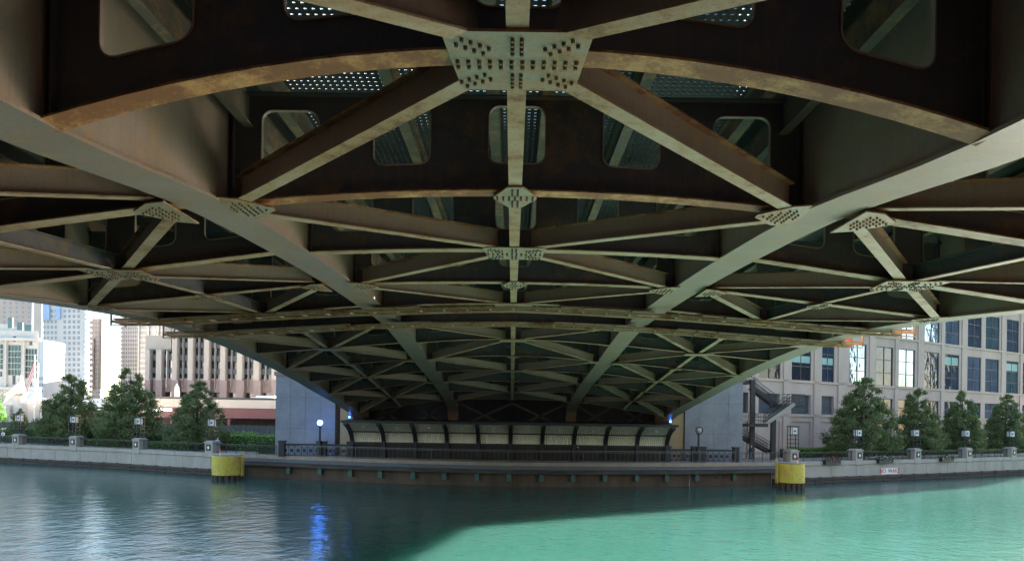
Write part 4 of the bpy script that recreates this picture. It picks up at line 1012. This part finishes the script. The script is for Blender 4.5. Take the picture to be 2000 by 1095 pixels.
# ------------------------------------------------------------------ people
def person(x, back, yfeet_z, label, pose, cloth, heading, hgt=1.72):
    p, t, nn = qat(x, back); p = Vector((W(x, 880, p.y).x, p.y, QZ-.08 if back > .6 else QZ))
    V = []; E = []; Rr = []
    def v(q, r): V.append(q); Rr.append(r); return len(V)-1
    def e(a, b): E.append((a, b))
    st = {'walk': .28, 'run': .36, 'stand': .07, 'lean': .06}[pose]; ln_ = .18 if pose in ('run', 'lean') else .03
    pel = v((0,0,.93), .13); wa = v((0+ln_*.2,0,1.06), .115); ch = v((ln_*.6,0,1.30), .145); nk = v((ln_*.95,0,1.47), .055); hd0 = v((ln_*1.1+.01,0,1.56), .075); hd = v((ln_*1.2+.02,0,1.64), .095); hd2 = v((ln_*1.2+.01,0,1.70), .075)
    for a, b in ((pel,wa),(wa,ch),(ch,nk),(nk,hd0),(hd0,hd),(hd,hd2)): e(a,b)
    for s_ in (-1, 1):
        f_ = s_*st
        hp = v((0,s_*.10,.88), .09); kn = v((f_*.55+.04,s_*.11,.50), .058); an = v((f_-(.12 if s_ < 0 and pose == 'run' else 0),s_*.11,.09+(.14 if s_ < 0 and pose == 'run' else 0)), .04); to_ = v((f_+.15-(.12 if s_ < 0 and pose == 'run' else 0),s_*.12,.04+(.08 if s_ < 0 and pose == 'run' else 0)), .035)
        for a, b in ((pel,hp),(hp,kn),(kn,an),(an,to_)): e(a,b)
        sh = v((ln_*.85,s_*.19,1.40), .058); el = v((ln_*.7-f_*.45,s_*.25,1.13), .042)
        if pose == 'run': wr = v((ln_*.7-f_*.45+.2,s_*.22,1.16), .03)
        elif pose == 'lean': wr = v((ln_*.7+.28,s_*.2,1.08), .03)
        else: wr = v((ln_*.4-f_*.75+.04,s_*.26,.90), .03)
        dw = Vector(V[wr])-Vector(V[el]); dw.normalize(); ha = v(tuple(Vector(V[wr])+dw*.09), .032); hf = v(tuple(Vector(V[wr])+dw*.16), .018)
        for a, b in ((ch,sh),(sh,el),(el,wr),(wr,ha),(ha,hf)): e(a,b)
    me = bpy.data.meshes.new('person'); me.from_pydata(V, E, []); o = bpy.data.objects.new('tmp_person', me); COL.objects.link(o)
    o.modifiers.new('skin', 'SKIN'); 
    for i, sv in enumerate(me.skin_vertices[0].data): sv.radius = (Rr[i], Rr[i]*(.82 if i in (1,2) else 1)); sv.use_root = (i == 0)
    sb = o.modifiers.new('sub', 'SUBSURF'); sb.levels = 1; sb.render_levels = 1
    dg = bpy.context.evaluated_depsgraph_get(); dg.update(); m2 = bpy.data.meshes.new_from_object(o.evaluated_get(dg)); bpy.data.objects.remove(o)
    m2.materials.clear()
    for c in ('skin', cloth[0], cloth[1], 'hair', 'black'): m2.materials.append(M[c])
    for pl in m2.polygons:
        c = pl.center; pl.use_smooth = True
        if c.z > 1.49: pl.material_index = 3 if (c.z > 1.68 or c.x < ln_*1.2-.02) else 0
        elif c.z < .12 and pose != 'run': pl.material_index = 4
        elif c.z < .97 and abs(c.y) < .205: pl.material_index = 2
        elif c.z < .97: pl.material_index = 0
        elif abs(c.y) > .3: pl.material_index = 0
        else: pl.material_index = 1
    po = bpy.data.objects.new('person', m2); COL.objects.link(po); po.location = p; po.rotation_euler.z = heading; s_ = hgt/1.76; po.scale = (s_,)*3
    tag(po, label, 'person'); return po
person(1133, .95, 0, 'person jogging to the left in dark leggings in front of the shelter', 'run', ('navy','blackcloth'), math.pi, 1.62)
person(1466, .95, 0, 'person in a navy top and light blue jeans walking left of the stairs', 'walk', ('navy','jeans'), .1, 1.8)
person(423, 1.3, 0, 'person in a light blue shirt behind the railing at the left fender', 'lean', ('bluecloth','navy'), -.6)
person(6, 1.3, 0, 'person in a white top at the left edge of the promenade', 'walk', ('whitecloth','blackcloth'), 2.8)
